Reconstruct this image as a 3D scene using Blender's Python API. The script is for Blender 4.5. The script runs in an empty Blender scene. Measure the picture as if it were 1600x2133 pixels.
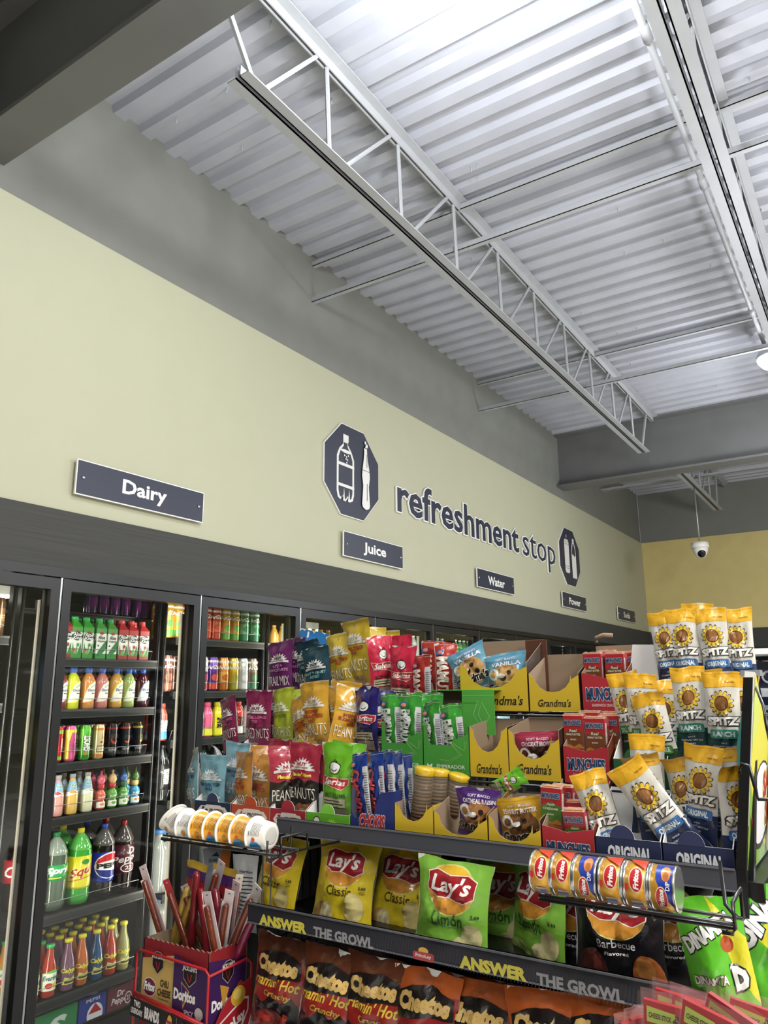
import bpy, bmesh, math, random
from math import sin, cos, pi, radians as R, atan2, sqrt, hypot
from mathutils import Vector as V, Matrix, Euler, noise

# ---------------------------------------------------------------- camera, world, exposure
SC = bpy.context.scene
COL = SC.collection
FPX, YAW, PIT, ROL = 1576.3, R(33.19), R(13.0), R(-0.43)
EYE = V((2.96, 0.0, 1.62))
_f = V((-sin(YAW)*cos(PIT), cos(YAW)*cos(PIT), sin(PIT)))
_r = V((cos(YAW), sin(YAW), 0)); _u = _r.cross(_f)
_r2 = cos(ROL)*_r + sin(ROL)*_u; _u2 = -sin(ROL)*_r + cos(ROL)*_u
cam = bpy.data.objects.new('camera', bpy.data.cameras.new('camera')); COL.objects.link(cam)
cam.data.sensor_fit = 'HORIZONTAL'; cam.data.sensor_width = 36; cam.data.lens = FPX/1600*36
cam.data.clip_start = .05; cam.data.clip_end = 60
M3 = Matrix((_r2, _u2, -_f)).transposed()
cam.matrix_world = Matrix.Translation(EYE) @ M3.to_4x4()
SC.camera = cam
SC.view_settings.view_transform = 'Standard'; SC.view_settings.look = 'None'
SC.view_settings.gamma = 1; SC.view_settings.use_curve_mapping = False
SC.view_settings.exposure = 0.55
wd = bpy.data.worlds.new('store_ambient'); SC.world = wd; wd.use_nodes = True
wd.node_tree.nodes['Background'].inputs[0].default_value = (.90, .90, .93, 1)
wd.node_tree.nodes['Background'].inputs[1].default_value = 0.27
AREA = []
def area(name, loc, rot, sx, sy, power, col=(1, .97, .92), spread=180):
    l = bpy.data.lights.new(name, 'AREA'); l.shape = 'RECTANGLE'; l.size = sx; l.size_y = sy
    l.energy = power; l.color = col; l.spread = R(spread)
    o = bpy.data.objects.new(name, l); COL.objects.link(o); o.location = loc; o.rotation_euler = [R(a) for a in rot]
    return o
# unseen fill bulbs and panels, added to brighten ceiling, walls and goods
def fill_bulb(p, power, r=.25, col=(.92, .95, 1)):
    l = bpy.data.lights.new('unseen_fill_bulb', 'POINT'); l.energy = power; l.shadow_soft_size = r; l.color = col
    o = bpy.data.objects.new('unseen_fill_bulb', l); COL.objects.link(o); o.location = p
fill_bulb((2.45, 1.45, 3.46), 30); fill_bulb((3.4, 3.8, 2.95), 75); fill_bulb((3.3, 7.0, 2.95), 135)
area('unseen_fill_panel', (3.0, -.9, 4.0), (0, 0, 0), 1.2, 1.2, 52)
area('unseen_fill_panel', (6.0, .5, 4.0), (0, 0, 0), 1.4, 1.4, 260)  # panels added out of view, lighting the goods and bouncing off the floor
area('unseen_fill_panel', (6.4, 5.0, 4.0), (0, 0, 0), 1.4, 1.4, 150)

# ---------------------------------------------------------------- helpers
def at(px, py, D):                       # point of the plane y = D seen at a pixel
    d = _r2*((px-800)/FPX) + _u2*(-(py-1066.5)/FPX) + _f
    return EYE + d*(D/d.y)
def atx(px, py, X):                      # the same on a plane x = X
    d = _r2*((px-800)/FPX) + _u2*(-(py-1066.5)/FPX) + _f
    return EYE + d*((X-EYE.x)/d.x)
def atz(px, py, Z):
    d = _r2*((px-800)/FPX) + _u2*(-(py-1066.5)/FPX) + _f
    return EYE + d*((Z-EYE.z)/d.z)
def lin(h):
    h = h.lstrip('#'); c = [int(h[i:i+2], 16)/255 for i in (0, 2, 4)]
    return tuple(x/12.92 if x <= .04045 else ((x+.055)/1.055)**2.4 for x in c)
MATS = {}
def mat(hexc, rough=.5, metal=0, coat=0, bump=0, bscale=60, emit=0, alpha=1, trans=0, ior=1.45, kind=''):
    k = (hexc, rough, metal, coat, bump, bscale, emit, alpha, trans, kind)
    if k in MATS: return MATS[k]
    m = bpy.data.materials.new('m_'+hexc+kind); m.use_nodes = True; n = m.node_tree.nodes; L = m.node_tree.links
    b = n['Principled BSDF']; c = (*lin(hexc), 1)
    b.inputs['Base Color'].default_value = c; b.inputs['Roughness'].default_value = rough
    b.inputs['Metallic'].default_value = metal; b.inputs['Coat Weight'].default_value = coat
    b.inputs['Coat Roughness'].default_value = .12
    b.inputs['Transmission Weight'].default_value = trans; b.inputs['IOR'].default_value = ior
    b.inputs['Alpha'].default_value = alpha
    if emit:
        b.inputs['Emission Color'].default_value = c; b.inputs['Emission Strength'].default_value = emit
    if bump:
        tc = n.new('ShaderNodeTexCoord'); nt = n.new('ShaderNodeTexNoise'); bp_ = n.new('ShaderNodeBump')
        nt.inputs['Scale'].default_value = bscale; nt.inputs['Detail'].default_value = 2
        nt.inputs['Distortion'].default_value = .6
        bp_.inputs['Strength'].default_value = bump; bp_.inputs['Distance'].default_value = .01
        L.new(tc.outputs['Object'], nt.inputs['Vector']); L.new(nt.outputs['Fac'], bp_.inputs['Height'])
        L.new(bp_.outputs['Normal'], b.inputs['Normal'])
    MATS[k] = m
    return m
def tone(h):
    c = [int(h[i:i+2], 16) for i in (0, 2, 4)]; g = .3*c[0]+.55*c[1]+.15*c[2]
    return '%02x%02x%02x' % tuple(int(max(0, min(255, (x+(g-x)*.10)*.94))) for x in c)
def foil(h): return mat(tone(h), .30, 0, .45, .34, 22, kind='film')
def card(h): return mat(tone(h), .55, 0, .1, kind='card')
def ink(h): return mat(tone(h), .45, 0, .2, kind='ink')

def tag(o, label=None, cat=None, group=None, kind=None):
    if label: o['label'] = label
    if cat: o['category'] = cat
    if group: o['group'] = group
    if kind: o['kind'] = kind
    return o
def empty(name, loc=(0, 0, 0), rot=(0, 0, 0)):
    o = bpy.data.objects.new(name, None); COL.objects.link(o); o.location = loc; o.rotation_euler = rot
    o.empty_display_size = .05
    return o
def kids(o): return [c for c in bpy.data.objects if c.parent == o]
def copy_tree(o, parent=None):
    c = o.copy(); COL.objects.link(c); c.parent = parent
    for ch in KIDS.get(o.name, []):
        copy_tree(ch, c)
    return c
KIDS = {}

class MB:
    def __init__(s): s.v = []; s.f = []; s.m = []; s.sm = []; s.mats = []
    def mi(s, m):
        if m not in s.mats: s.mats.append(m)
        return s.mats.index(m)
    def add(s, vs, fs, m, smooth=False):
        b = len(s.v); s.v += [tuple(p) for p in vs]; i = s.mi(m)
        for f in fs: s.f.append(tuple(b+k for k in f)); s.m.append(i); s.sm.append(smooth)
    def box(s, lo, hi, m, mx=None):
        x0, y0, z0 = lo; x1, y1, z1 = hi
        p = [(x0,y0,z0),(x1,y0,z0),(x1,y1,z0),(x0,y1,z0),(x0,y0,z1),(x1,y0,z1),(x1,y1,z1),(x0,y1,z1)]
        if mx: p = [mx @ V(q) for q in p]
        s.add(p, [(0,3,2,1),(4,5,6,7),(0,1,5,4),(1,2,6,5),(2,3,7,6),(3,0,4,7)], m)
    def tube(s, pts, r, m, n=8, smooth=True, cap=True):
        pts = [V(p) for p in pts]; vs = []; fs = []; N = len(pts)
        for i, p in enumerate(pts):
            d = (pts[min(i+1, N-1)]-pts[max(i-1, 0)]).normalized()
            a = d.cross(V((0, 0, 1)) if abs(d.z) < .9 else V((1, 0, 0))).normalized(); b = d.cross(a)
            rr = r[i] if isinstance(r, (list, tuple)) else r
            vs += [p+rr*(cos(2*pi*k/n)*a+sin(2*pi*k/n)*b) for k in range(n)]
        for i in range(N-1):
            for k in range(n): fs.append((i*n+k, i*n+(k+1) % n, (i+1)*n+(k+1) % n, (i+1)*n+k))
        if cap: fs.append(tuple(range(n))[::-1]); fs.append(tuple((N-1)*n+k for k in range(n)))
        s.add(vs, fs, m, smooth)
    def lathe(s, prof, m, n=24, mx=None, smooth=True, a0=0):
        vs = []; fs = []; N = len(prof)
        for r, z in prof:
            for k in range(n):
                a = a0+2*pi*k/n; p = V((r*sin(a), -r*cos(a), z)); vs.append(mx @ p if mx else p)
        for i in range(N-1):
            for k in range(n): fs.append((i*n+k, i*n+(k+1) % n, (i+1)*n+(k+1) % n, (i+1)*n+k))
        if prof[0][0] > 1e-5: fs.append(tuple(range(n))[::-1])
        if prof[-1][0] > 1e-5: fs.append(tuple((N-1)*n+k for k in range(n)))
        s.add(vs, fs, m, smooth)
    def prism(s, pts, O, U, W, th, mf, mb=None, me=None):   # polygon in plane (O,U,W), front at O, thickness th behind the U x W normal
        O, U, W = V(O), V(U), V(W); nrm = U.cross(W).normalized()
        n = len(pts); F = [O+U*a+W*b for a, b in pts]; B = [p-nrm*th for p in F]
        s.add(F, [tuple(range(n))], mf); s.add(B, [tuple(range(n))[::-1]], mb or mf)
        s.add(F+B, [(i, n+i, n+(i+1) % n, (i+1) % n) for i in range(n)], me or mb or mf)
    def build(s, name, parent=None, loc=None, rot=None):
        me = bpy.data.meshes.new(name); me.from_pydata(s.v, [], s.f); me.polygons.foreach_set('material_index', s.m)
        me.polygons.foreach_set('use_smooth', s.sm)
        for m in s.mats: me.materials.append(m)
        me.validate(); me.update()
        o = bpy.data.objects.new(name, me); COL.objects.link(o)
        if parent:
            o.parent = parent; KIDS.setdefault(parent.name, []).append(o)
        if loc is not None: o.location = loc
        if rot is not None: o.rotation_euler = rot
        return o

# ---------------------------------------------------------------- printed shapes (2D, u right / v up in 0..1)
GL = {}
def glyph(s, b, sh):
    k = (s, b, sh)
    if k in GL: return GL[k]
    cu = bpy.data.curves.new('t', 'FONT'); cu.body = s; cu.offset = b; cu.shear = sh; cu.resolution_u = 2
    cu.fill_mode = 'FRONT'
    ob = bpy.data.objects.new('t', cu); COL.objects.link(ob)
    dg = bpy.context.evaluated_depsgraph_get()
    me = bpy.data.meshes.new_from_object(ob.evaluated_get(dg))
    r = ([(v.co.x, v.co.y) for v in me.vertices], [tuple(p.vertices) for p in me.polygons])
    bpy.data.objects.remove(ob); bpy.data.curves.remove(cu); bpy.data.meshes.remove(me)
    GL[k] = r
    return r
def T(s, cx, cy, w, h, c, ol=None, b=.02, sh=0, rot=0, olw=.05, arc=0): return ('T', s, cx, cy, w, h, c, ol, b, sh, rot, olw, arc)
def Rc(x0, y0, x1, y1, c): return ('P', [(x0, y0), (x1, y0), (x1, y1), (x0, y1)], c)
def P(pts, c): return ('P', pts, c)
def E(cx, cy, rx, ry, c, n=20): return ('P', [(cx+rx*cos(2*pi*k/n), cy+ry*sin(2*pi*k/n)) for k in range(n)], c)
def burst(cx, cy, rx, ry, c, n=11):
    p = [(cx-rx, cy), (cx+rx, cy)]
    for k in range(2*n-1):
        a = pi*(k+1)/(2*n); q = 1.0 if k % 2 == 0 else .72
        p.append((cx+rx*cos(a)*q, cy+ry*sin(a)*q*1.0))
    return ('P', p, c)
def star(cx, cy, rx, ry, q, n, c):
    return ('P', [(cx+rx*(1 if k % 2 else q)*cos(pi*k/n), cy+ry*(1 if k % 2 else q)*sin(pi*k/n)) for k in range(2*n)], c)
def pill(x0, y0, x1, y1, rx, ry, c):
    p = []
    for (cx, cy, a) in ((x1-rx, y0+ry, -90), (x1-rx, y1-ry, 0), (x0+rx, y1-ry, 90), (x0+rx, y0+ry, 180)):
        p += [(cx+rx*cos(R(a+t)), cy+ry*sin(R(a+t))) for t in (0, 30, 60, 90)]
    return ('P', p, c)
def ribbon(pts, w, asp, c):              # open stroke of width w (v units); asp = face width / height
    L = []; Rr = []
    for i, (x, y) in enumerate(pts):
        x0, y0 = pts[max(i-1, 0)]; x1, y1 = pts[min(i+1, len(pts)-1)]
        dx, dy = (x1-x0)*asp, y1-y0; l = hypot(dx, dy) or 1; nx, ny = -dy/l*w/2/asp, dx/l*w/2
        L.append((x+nx, y+ny)); Rr.append((x-nx, y-ny))
    return ('P', L+Rr[::-1], c)
SHC = {}
def shape2d(it, asp, gu, gv, diag=False):
    """triangulated 2D pieces of one printed item, cut along the grid lines gu, gv: list of (verts, faces, colour)"""
    out = []
    if it[0] == 'T':
        _, s, cx, cy, w, h, c, ol, b, sh, rot, olw, arc = it
        v0, f0 = glyph(s, b, sh)
        if not v0: return out
        xs = [p[0] for p in v0]; ys = [p[1] for p in v0]; x0, x1, y0, y1 = min(xs), max(xs), min(ys), max(ys)
        if h is None: h = w*asp*(y1-y0)/(x1-x0)
        def fit(vs):
            o = []
            for x, y in vs:
                X = ((x-x0)/(x1-x0)-.5)*w; Y = ((y-y0)/(y1-y0)-.5)*h
                if arc: Y += arc*(1-(2*X/w)**2)*h
                if rot:
                    a = R(rot); X *= asp; X, Y = X*cos(a)-Y*sin(a), X*sin(a)+Y*cos(a); X /= asp
                o.append((cx+X, cy+Y))
            return o
        lay = []
        if ol: v1, f1 = glyph(s, b+olw, sh); lay.append((fit(v1), f1, ol))
        lay.append((fit(v0), f0, c))
    else:
        lay = [(it[1], [tuple(range(len(it[1])))], it[2])]
    for vs, fs, c in lay:
        bm = bmesh.new(); bv = [bm.verts.new((x, y, 0)) for x, y in vs]
        for f in fs:
            try: bm.faces.new([bv[k] for k in f])
            except ValueError: pass
        bm.normal_update()
        if it[0] == 'P': bmesh.ops.triangulate(bm, faces=bm.faces[:])
        if gu is not None:
            bmesh.ops.remove_doubles(bm, verts=bm.verts[:], dist=1e-6)
            for ax, g in ((0, gu), (1, gv)):
                if not bm.verts: break
                lo = min(v.co[ax] for v in bm.verts); hi = max(v.co[ax] for v in bm.verts)
                for i, t in enumerate(g):
                    end = i == 0 or i == len(g)-1
                    if t <= lo and not (i == len(g)-1) or t >= hi and not i == 0: continue
                    if i == 0 and t <= lo or i == len(g)-1 and t >= hi: continue
                    co = (t, 0, 0) if ax == 0 else (0, t, 0); no = (1, 0, 0) if ax == 0 else (0, 1, 0)
                    bmesh.ops.bisect_plane(bm, geom=bm.verts[:]+bm.edges[:]+bm.faces[:], dist=1e-7, plane_co=co, plane_no=no,
                                           clear_inner=(i == 0), clear_outer=(i == len(g)-1))
            if diag and bm.verts:
                nu, nv = len(gu)-1, len(gv)-1; q = [v.co.x*nu-v.co.y*nv for v in bm.verts]
                for k in range(math.ceil(min(q)), math.floor(max(q))+1):
                    bmesh.ops.bisect_plane(bm, geom=bm.verts[:]+bm.edges[:]+bm.faces[:], dist=1e-7, plane_co=(k/nu, 0, 0), plane_no=(nu, -nv, 0))
        bm.normal_update(); bm.verts.index_update()
        V2 = [(v.co.x, v.co.y) for v in bm.verts]
        F2 = [tuple(v.index for v in (f.verts if f.normal.z > 0 else reversed(f.verts))) for f in bm.faces]
        bm.free(); out.append((V2, F2, c))
    return out
def printed(mb, items, S, asp, gu=None, gv=None, mk=ink, step=.00022, base=.0003, diag=False):
    k = 0
    for it in items:
        key = (repr(it), round(asp, 4), repr(gu), repr(gv), diag)
        if key not in SHC: SHC[key] = shape2d(it, asp, gu, gv, diag)
        for V2, F2, c in SHC[key]:
            off = base+k*step; k += 1
            if F2: mb.add([S(u, v, off) for u, v in V2], F2, mk(c) if isinstance(c, str) else c, gu is not None)
def panel_map(O, U, W):                  # flat face: origin, full-width and full-height vectors
    O, U, W = V(O), V(U), V(W); n = U.cross(W).normalized()
    return lambda u, v, off: O+U*u+W*v+n*off
def grid_map(G, gu, gv):
    nu, nv = len(gu)-1, len(gv)-1
    N = [[None]*(nv+1) for _ in range(nu+1)]
    for i in range(nu+1):
        for j in range(nv+1):
            du = G[min(i+1, nu)][j]-G[max(i-1, 0)][j]; dv = G[i][min(j+1, nv)]-G[i][max(j-1, 0)]
            q = du.cross(dv); N[i][j] = q.normalized() if q.length > 1e-12 else V((0, -1, 0))
    def loc(g, t, n):
        t = min(max(t, g[0]), g[-1]); i = 0
        while i < n-1 and t > g[i+1]: i += 1
        return i, (t-g[i])/(g[i+1]-g[i])
    def S(u, v, off):
        i, a = loc(gu, u, nu); j, b = loc(gv, v, nv)
        w = ((1-a)*(1-b), a*(1-b), (1-a)*b, a*b)
        A, B, C_, D_ = G[i][j], G[i+1][j], G[i][j+1], G[i+1][j+1]
        p = A+(B-A)*a+(D_-B)*b if a >= b else A+(C_-A)*b+(D_-C_)*a
        n = N[i][j]*w[0]+N[i+1][j]*w[1]+N[i][j+1]*w[2]+N[i+1][j+1]*w[3]
        return p+n.normalized()*off
    return S
BAGC = {}
def bag_mesh(key, w, h, t, body, items, seed=0, crump=1.0, twist=0, curl=0, bend=0, back='d9d9d6', nu=12, nv=18, seal=.05, pinch=.12):
    """pillow bag standing on z=0, front towards -y"""
    ck = (key, seed, twist, curl, bend)
    if ck in BAGC: return BAGC[ck]
    gu = [i/nu for i in range(nu+1)]; gv = [j/nv for j in range(nv+1)]
    sd = V((seed*7.3+.5, seed*3.1, hash_(key)*1.7))
    def pt(u, v, side):
        pv = max(0, sin(pi*min(max((v-seal)/(1-2*seal), 0), 1)))**.55
        pu = max(0, sin(pi*u))**.6
        n1 = noise.noise(V((u*2.2, v*3.2, side*1.5))+sd); n2 = noise.noise(V((u*6, v*8, side*3))+sd*1.3)
        n3 = abs(noise.noise(V((u*3.5+v*2, v*4.5-u*2, side))+sd*.7))
        y = side*t/2*pu*pv*(1+.3*n1*crump-.55*crump*max(0, .22-n3)*2)+side*(n2*t*.13*crump*pu*(.4+pv*.6))
        tz = max(0, (abs(v-.5)*2-.72)/.28)
        y += crump*.10*t*noise.noise(V((u*5, v*2, 9))+sd)*tz
        x = (u-.5)*w*(1-pinch*pv*(1-.3*tz))+n1*w*.015*crump
        z = v*h+.02*h*crump*noise.noise(V((u*2.1, 3, 5))+sd)*v
        if curl and v > .8: y -= curl*((v-.8)/.2)**2*h*.2; z -= abs(curl)*((v-.8)/.2)**2*h*.08
        y += bend*(v-.0)**2*h
        if twist:
            a = R(twist)*(v-.5); x, y = x*cos(a)-y*sin(a), x*sin(a)+y*cos(a)
        return V((x, y, z))
    mb = MB()
    G = [[pt(u, v, -1) for v in gv] for u in gu]; Bk = [[pt(u, v, 1) for v in gv] for u in gu]
    idx = lambda i, j: i*(nv+1)+j
    mb.add([G[i][j] for i in range(nu+1) for j in range(nv+1)],
           [f for i in range(nu) for j in range(nv) for f in ((idx(i, j), idx(i+1, j), idx(i+1, j+1)), (idx(i, j), idx(i+1, j+1), idx(i, j+1)))], body, True)
    mb.add([Bk[i][j] for i in range(nu+1) for j in range(nv+1)],
           [(idx(i, j), idx(i, j+1), idx(i+1, j+1), idx(i+1, j)) for i in range(nu) for j in range(nv)],
           foil(back) if isinstance(back, str) else back, True)
    printed(mb, items, grid_map(G, gu, gv), w/h, gu, gv, foil, diag=True)
    o = mb.build('tmp'); me = o.data; me.name = key; bpy.data.objects.remove(o)
    BAGC[ck] = me
    return me
def hash_(s): return sum(ord(c)*(i+1) for i, c in enumerate(s)) % 97/7
def place(me, name, p, rot, label, cat, group=None, s=1.0):
    o = bpy.data.objects.new(name, me); COL.objects.link(o); o.location = p; o.rotation_euler = [R(a) for a in rot]; o.scale = (s, s, s)
    return tag(o, label, cat, group)
# ================================================================ THE ROOM
lime = mat('c9cca8', .6, kind='limewall'); ylw = mat('b8a654', .6, kind='yellowwall'); grey = mat('87898a', .65, kind='greypaint')
def paint(name, h, rough=.62, sc=5, amt=.05):
    m = bpy.data.materials.new(name); m.use_nodes = True; n = m.node_tree.nodes; L = m.node_tree.links; b = n['Principled BSDF']
    tc = n.new('ShaderNodeTexCoord'); nt = n.new('ShaderNodeTexNoise'); nt.inputs['Scale'].default_value = sc; nt.inputs['Detail'].default_value = 5
    rp = n.new('ShaderNodeValToRGB'); c = lin(h)
    rp.color_ramp.elements[0].position = .3; rp.color_ramp.elements[1].position = .7
    rp.color_ramp.elements[0].color = (*[x*(1-amt) for x in c], 1); rp.color_ramp.elements[1].color = (*[min(1, x*(1+amt)) for x in c], 1)
    bp_ = n.new('ShaderNodeBump'); bp_.inputs['Strength'].default_value = .08; n2 = n.new('ShaderNodeTexNoise'); n2.inputs['Scale'].default_value = 90
    L.new(tc.outputs['Object'], nt.inputs['Vector']); L.new(nt.outputs['Fac'], rp.inputs['Fac']); L.new(rp.outputs['Color'], b.inputs['Base Color'])
    L.new(tc.outputs['Object'], n2.inputs['Vector']); L.new(n2.outputs['Fac'], bp_.inputs['Height']); L.new(bp_.outputs['Normal'], b.inputs['Normal'])
    b.inputs['Roughness'].default_value = rough
    return m
def brushed(name, h, sy=.6):
    m = paint(name, h, .8, 1, .16); n = m.node_tree.nodes; L = m.node_tree.links
    mp = n.new('ShaderNodeMapping'); mp.inputs['Scale'].default_value = (2, sy, 45); tc = n['Texture Coordinate']
    L.new(tc.outputs['Object'], mp.inputs['Vector']); L.new(mp.outputs['Vector'], n['Noise Texture'].inputs['Vector'])
    n['Noise Texture'].inputs['Scale'].default_value = 3; n['Noise Texture'].inputs['Detail'].default_value = 8
    return m
M_lime = paint('lime_wall_paint', 'a9a890', amt=.012); M_yel = paint('yellow_wall_paint', 'c8b778')
M_grey = paint('grey_wall_paint', '74756f'); M_deck = paint('grey_deck_paint', 'a4a6ae', .5); M_band = brushed('grey_laminate', '383835')
M_beam = paint('shade_toned_beam_paint', '626362', .5); M_steel = paint('grey_steel_paint', '9ea0a3', .5)  # beam grey darkened to stand in for shade on the steel
ZT, ZG, ZB, ZD = 3.74, 4.50, 2.385, 2.13      # lime top, deck, band top, door frame top
YW = 11.75; XR = 9.0
def struct(mb, name, parent=None):
    o = mb.build(name, parent); 
    if not parent: o['kind'] = 'structure'
    return o
mb = MB(); mb.box((-.16, -3, ZB), (0, YW, ZT), M_lime); mb.box((-.16, -3, ZT), (-.01, YW, ZG+.12), M_grey); struct(mb, 'wall_left')
mb = MB(); mb.box((-.1, -3, ZD), (.012, YW, ZB), M_band); struct(mb, 'trim_1')
mb = MB(); mb.box((0, YW, ZB), (XR, YW+.15, ZT), M_yel); mb.box((-.01, YW+.01, ZT), (XR, YW+.15, ZG+.12), M_grey); mb.box((0, YW+.01, 0), (XR, YW+.15, 2.12), mat('1d1e20', .5)); struct(mb, 'wall_back')
mb = MB(); mb.box((0, YW-.012, 2.12), (XR, YW+.1, ZB), M_band); struct(mb, 'trim_2')
mb = MB(); mb.box((-1.2, -3, -.1), (XR, YW+.2, 0), paint('floor_tile', 'e6e2da', .4)); struct(mb, 'floor')
mb = MB(); mb.box((-1.3, -3.15, 0), (XR, -3, ZG+.12), mat('3a3a3a', .8)); struct(mb, 'wall_front')
mb = MB(); mb.box((XR, -3.15, 0), (XR+.1, YW+.15, ZG+.12), M_lime); struct(mb, 'wall_right')
# corrugated roof deck: flutes run across the room (x), pitch .2 m
mb = MB(); pts = []; y = -3.07
while y < YW+.1:
    pts += [(y, ZG), (y+.070, ZG), (y+.086, ZG+.036), (y+.154, ZG+.036)]; y += .170
vs = []; fs = []
for y, z in pts: vs += [(-.15, y, z), (XR, y, z)]
for i in range(len(pts)-1): fs.append((2*i, 2*i+2, 2*i+3, 2*i+1))
mb.add(vs, fs, M_deck); mb.box((-.15, -3, ZG+.08), (XR, YW+.15, ZG+.12), M_deck); struct(mb, 'ceiling')
# deck screws poking through
rnd = random.Random(3)
mb = MB()
for i in range(46):
    x, y = rnd.uniform(.1, 3.2), -3.07+.17*rnd.randint(29, 63)+.03; mb.tube([(x, y, ZG+.01), (x, y, ZG-.035)], .003, M_steel, 5)
tag(mb.build('deck_screws'), 'row of small screw tips poking down through the grey roof deck', 'screws', kind='stuff')
# steel beams across the room
def beam(name, yc, w, label):
    mb = MB(); z0 = 3.86
    mb.box((-.01, yc-w/2, z0), (XR, yc+w/2, z0+.022), M_beam); mb.box((-.01, yc-w/2, ZG-.022), (XR, yc+w/2, ZG), M_beam)
    mb.box((-.01, yc-.008, z0+.02), (XR, yc+.008, ZG-.02), M_beam)
    return tag(mb.build(name), label, 'beam')
beam('steel_beam', 1.425, .175, 'nearest grey steel beam crossing the ceiling at the upper left')
beam('steel_beam', 8.32, .24, 'far grey steel beam crossing the ceiling in front of the back wall')
# open web joists along y
def joist(x, y0, y1, label, yb0, yb1, ph=0, zb=3.95):
    t = empty('roof_joist', (x, y0, zb)); tag(t, label, 'joist')
    zt = ZG-.012
    def ch(name, ya, yb, z, up):
        m = MB(); w = .05; g = .008; th = .006
        for s in (-1, 1):
            a, b = sorted((s*g, s*(g+w)))
            m.box((a, ya-y0, z-zb), (b, yb-y0, z-zb+th*up if up > 0 else z-zb+th), M_steel)
            a, b = sorted((s*g, s*(g+th)))
            m.box((a, ya-y0, z-zb if up > 0 else z-zb-w), (b, yb-y0, z-zb+w if up > 0 else z-zb), M_steel)
        return m.build(name, t)
    ch('bottom_chord', yb0, yb1, zb, 1); ch('top_chord', y0, y1, zt-.006, -1)
    y = yb0+.02
    ends = []
    k = 0; yy = 2.35+ph
    while yy-.05 < yb0: yy += .622
    m = MB()
    def bar(name, a, b, r=.011):
        m = MB(); m.tube([(0, a[0]-y0, a[1]-zb), (0, b[0]-y0, b[1]-zb)], r, M_steel, 6, False); m.build(name, t)
    bar('web_bar', (yb0+.1, zb+.02), (max(y0+.05, yb0-.35), zt-.03), .014)
    prev = yb0+.12
    while yy < yb1-.05:
        bar('web_bar', (prev, zb+.02), (yy-.06, zt-.03)); bar('web_bar', (yy, zt-.03), (yy+.03, zb+.02))
        prev = yy+.12; yy += .622
    bar('web_bar', (yb1-.08, zb+.02), (min(yy, y1), zt-.03), .014)
    return t
joist(1.12, 1.51, 8.2, 'open web steel joist running down the middle of the ceiling', 1.79, 7.72)
joist(2.59, 1.51, 8.2, 'open web steel joist beside the conduit at the upper right', 1.79, 7.72, .1)
joist(1.26, 8.44, YW, 'far short steel joist with the security camera hanging from it', 8.45, 11.0)
# bridging angles across
for y, z, lb in ((3.66, 4.17, 'lower steel bridging angle nearest the camera, under the roof deck'), (6.2, 4.17, 'lower steel bridging angle in front of the lamp, under the roof deck'),
                 (3.66, 4.44, 'upper steel bridging angle tight to the roof deck, above the nearest lower one'), (6.2, 4.44, 'upper steel bridging angle tight to the roof deck, above the farther lower one'),
                 (9.9, 4.17, 'steel bridging angle behind the far beam')):
    mb = MB(); mb.box((-.01, y, z), (6, y+.035, z+.004), M_steel); mb.box((-.01, y, z), (6, y+.004, z+.035), M_steel)
    tag(mb.build('bridging_angle'), lb, 'steel angle')
# conduit
mb = MB(); xc, zc = 2.43, 4.36
mb.tube([(xc, 1.52, zc), (xc, 8.2, zc)], .016, M_steel, 10)
for y in (2.9, 4.1, 5.9, 7.1): mb.tube([(xc, y-.05, zc), (xc, y+.05, zc)], .022, M_steel, 10)
for y in (2.3, 4.6, 7.0): mb.box((xc-.012, y, zc+.01), (xc+.012, y+.03, ZG), M_steel)
tag(mb.build('conduit_pipe'), 'round grey conduit running along the ceiling at the upper right', 'pipe')
# lamps: hanging LED high-bay with a glowing refractor bowl
def lamp(p, label, power, bowl=12):
    t = empty('high_bay_lamp', p); tag(t, label, 'lamp')
    m = MB(); m.lathe([(.02, .16), (.09, .15), (.13, .10), (.15, .06), (.15, .045)], mat('c9ccd0', .4, .4), 28); m.build('housing', t)
    m = MB(); m.lathe([(.0, -.05), (.06, -.045), (.11, -.02), (.14, .02), (.145, .045)], mat('f4f7ff', .5, emit=bowl), 28); m.build('glowing_bowl', t)
    m = MB(); m.tube([(0, 0, .15), (0, 0, ZG-p[2])], .006, M_steel, 6); m.build('hanging_rod', t)
    l = bpy.data.lights.new('lamp_bulb', 'POINT'); l.energy = power; l.shadow_soft_size = .1; l.color = (.94, .97, 1)
    o = bpy.data.objects.new('lamp_bulb', l); COL.objects.link(o); o.location = (p[0], p[1], p[2]-.17)
lamp((2.1, 2.0, 4.2), 'glowing high-bay lamp just above the picture near the camera', 66, 4)
q = atz(1597, 738, 4.2)
lamp((q.x+.06, q.y+.1, 4.15), 'bright round high-bay lamp hanging at the right edge of the ceiling', 14, 14)
# camera on rod
t = empty('security_camera', (1.245, 9.5, 3.2)); tag(t, 'white dome security camera hanging on a thin rod from the far joist', 'security camera')
wh = mat('d8d6d0', .35)
m = MB(); m.tube([(0, 0, .06), (0, 0, .77)], .009, mat('a9aaa8', .3, .6), 8); m.build('hanging_rod', t)
m = MB(); m.lathe([(.02, .07), (.1, .065), (.102, .01), (.095, 0)], wh, 24); m.build('mounting_base', t)
m = MB(); m.lathe([(.088, 0), (.085, -.03), (.07, -.07), (.045, -.11), (.0, -.12)], wh, 24); m.build('dome', t)
m = MB(); mx = Matrix.Translation((.02, -.045, -.07)) @ Matrix.Rotation(R(115), 4, 'X'); m.lathe([(.045, -.01), (.045, .02), (.036, .03)], mat('0c0c0d', .15), 20, mx); m.build('lens', t)

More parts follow.
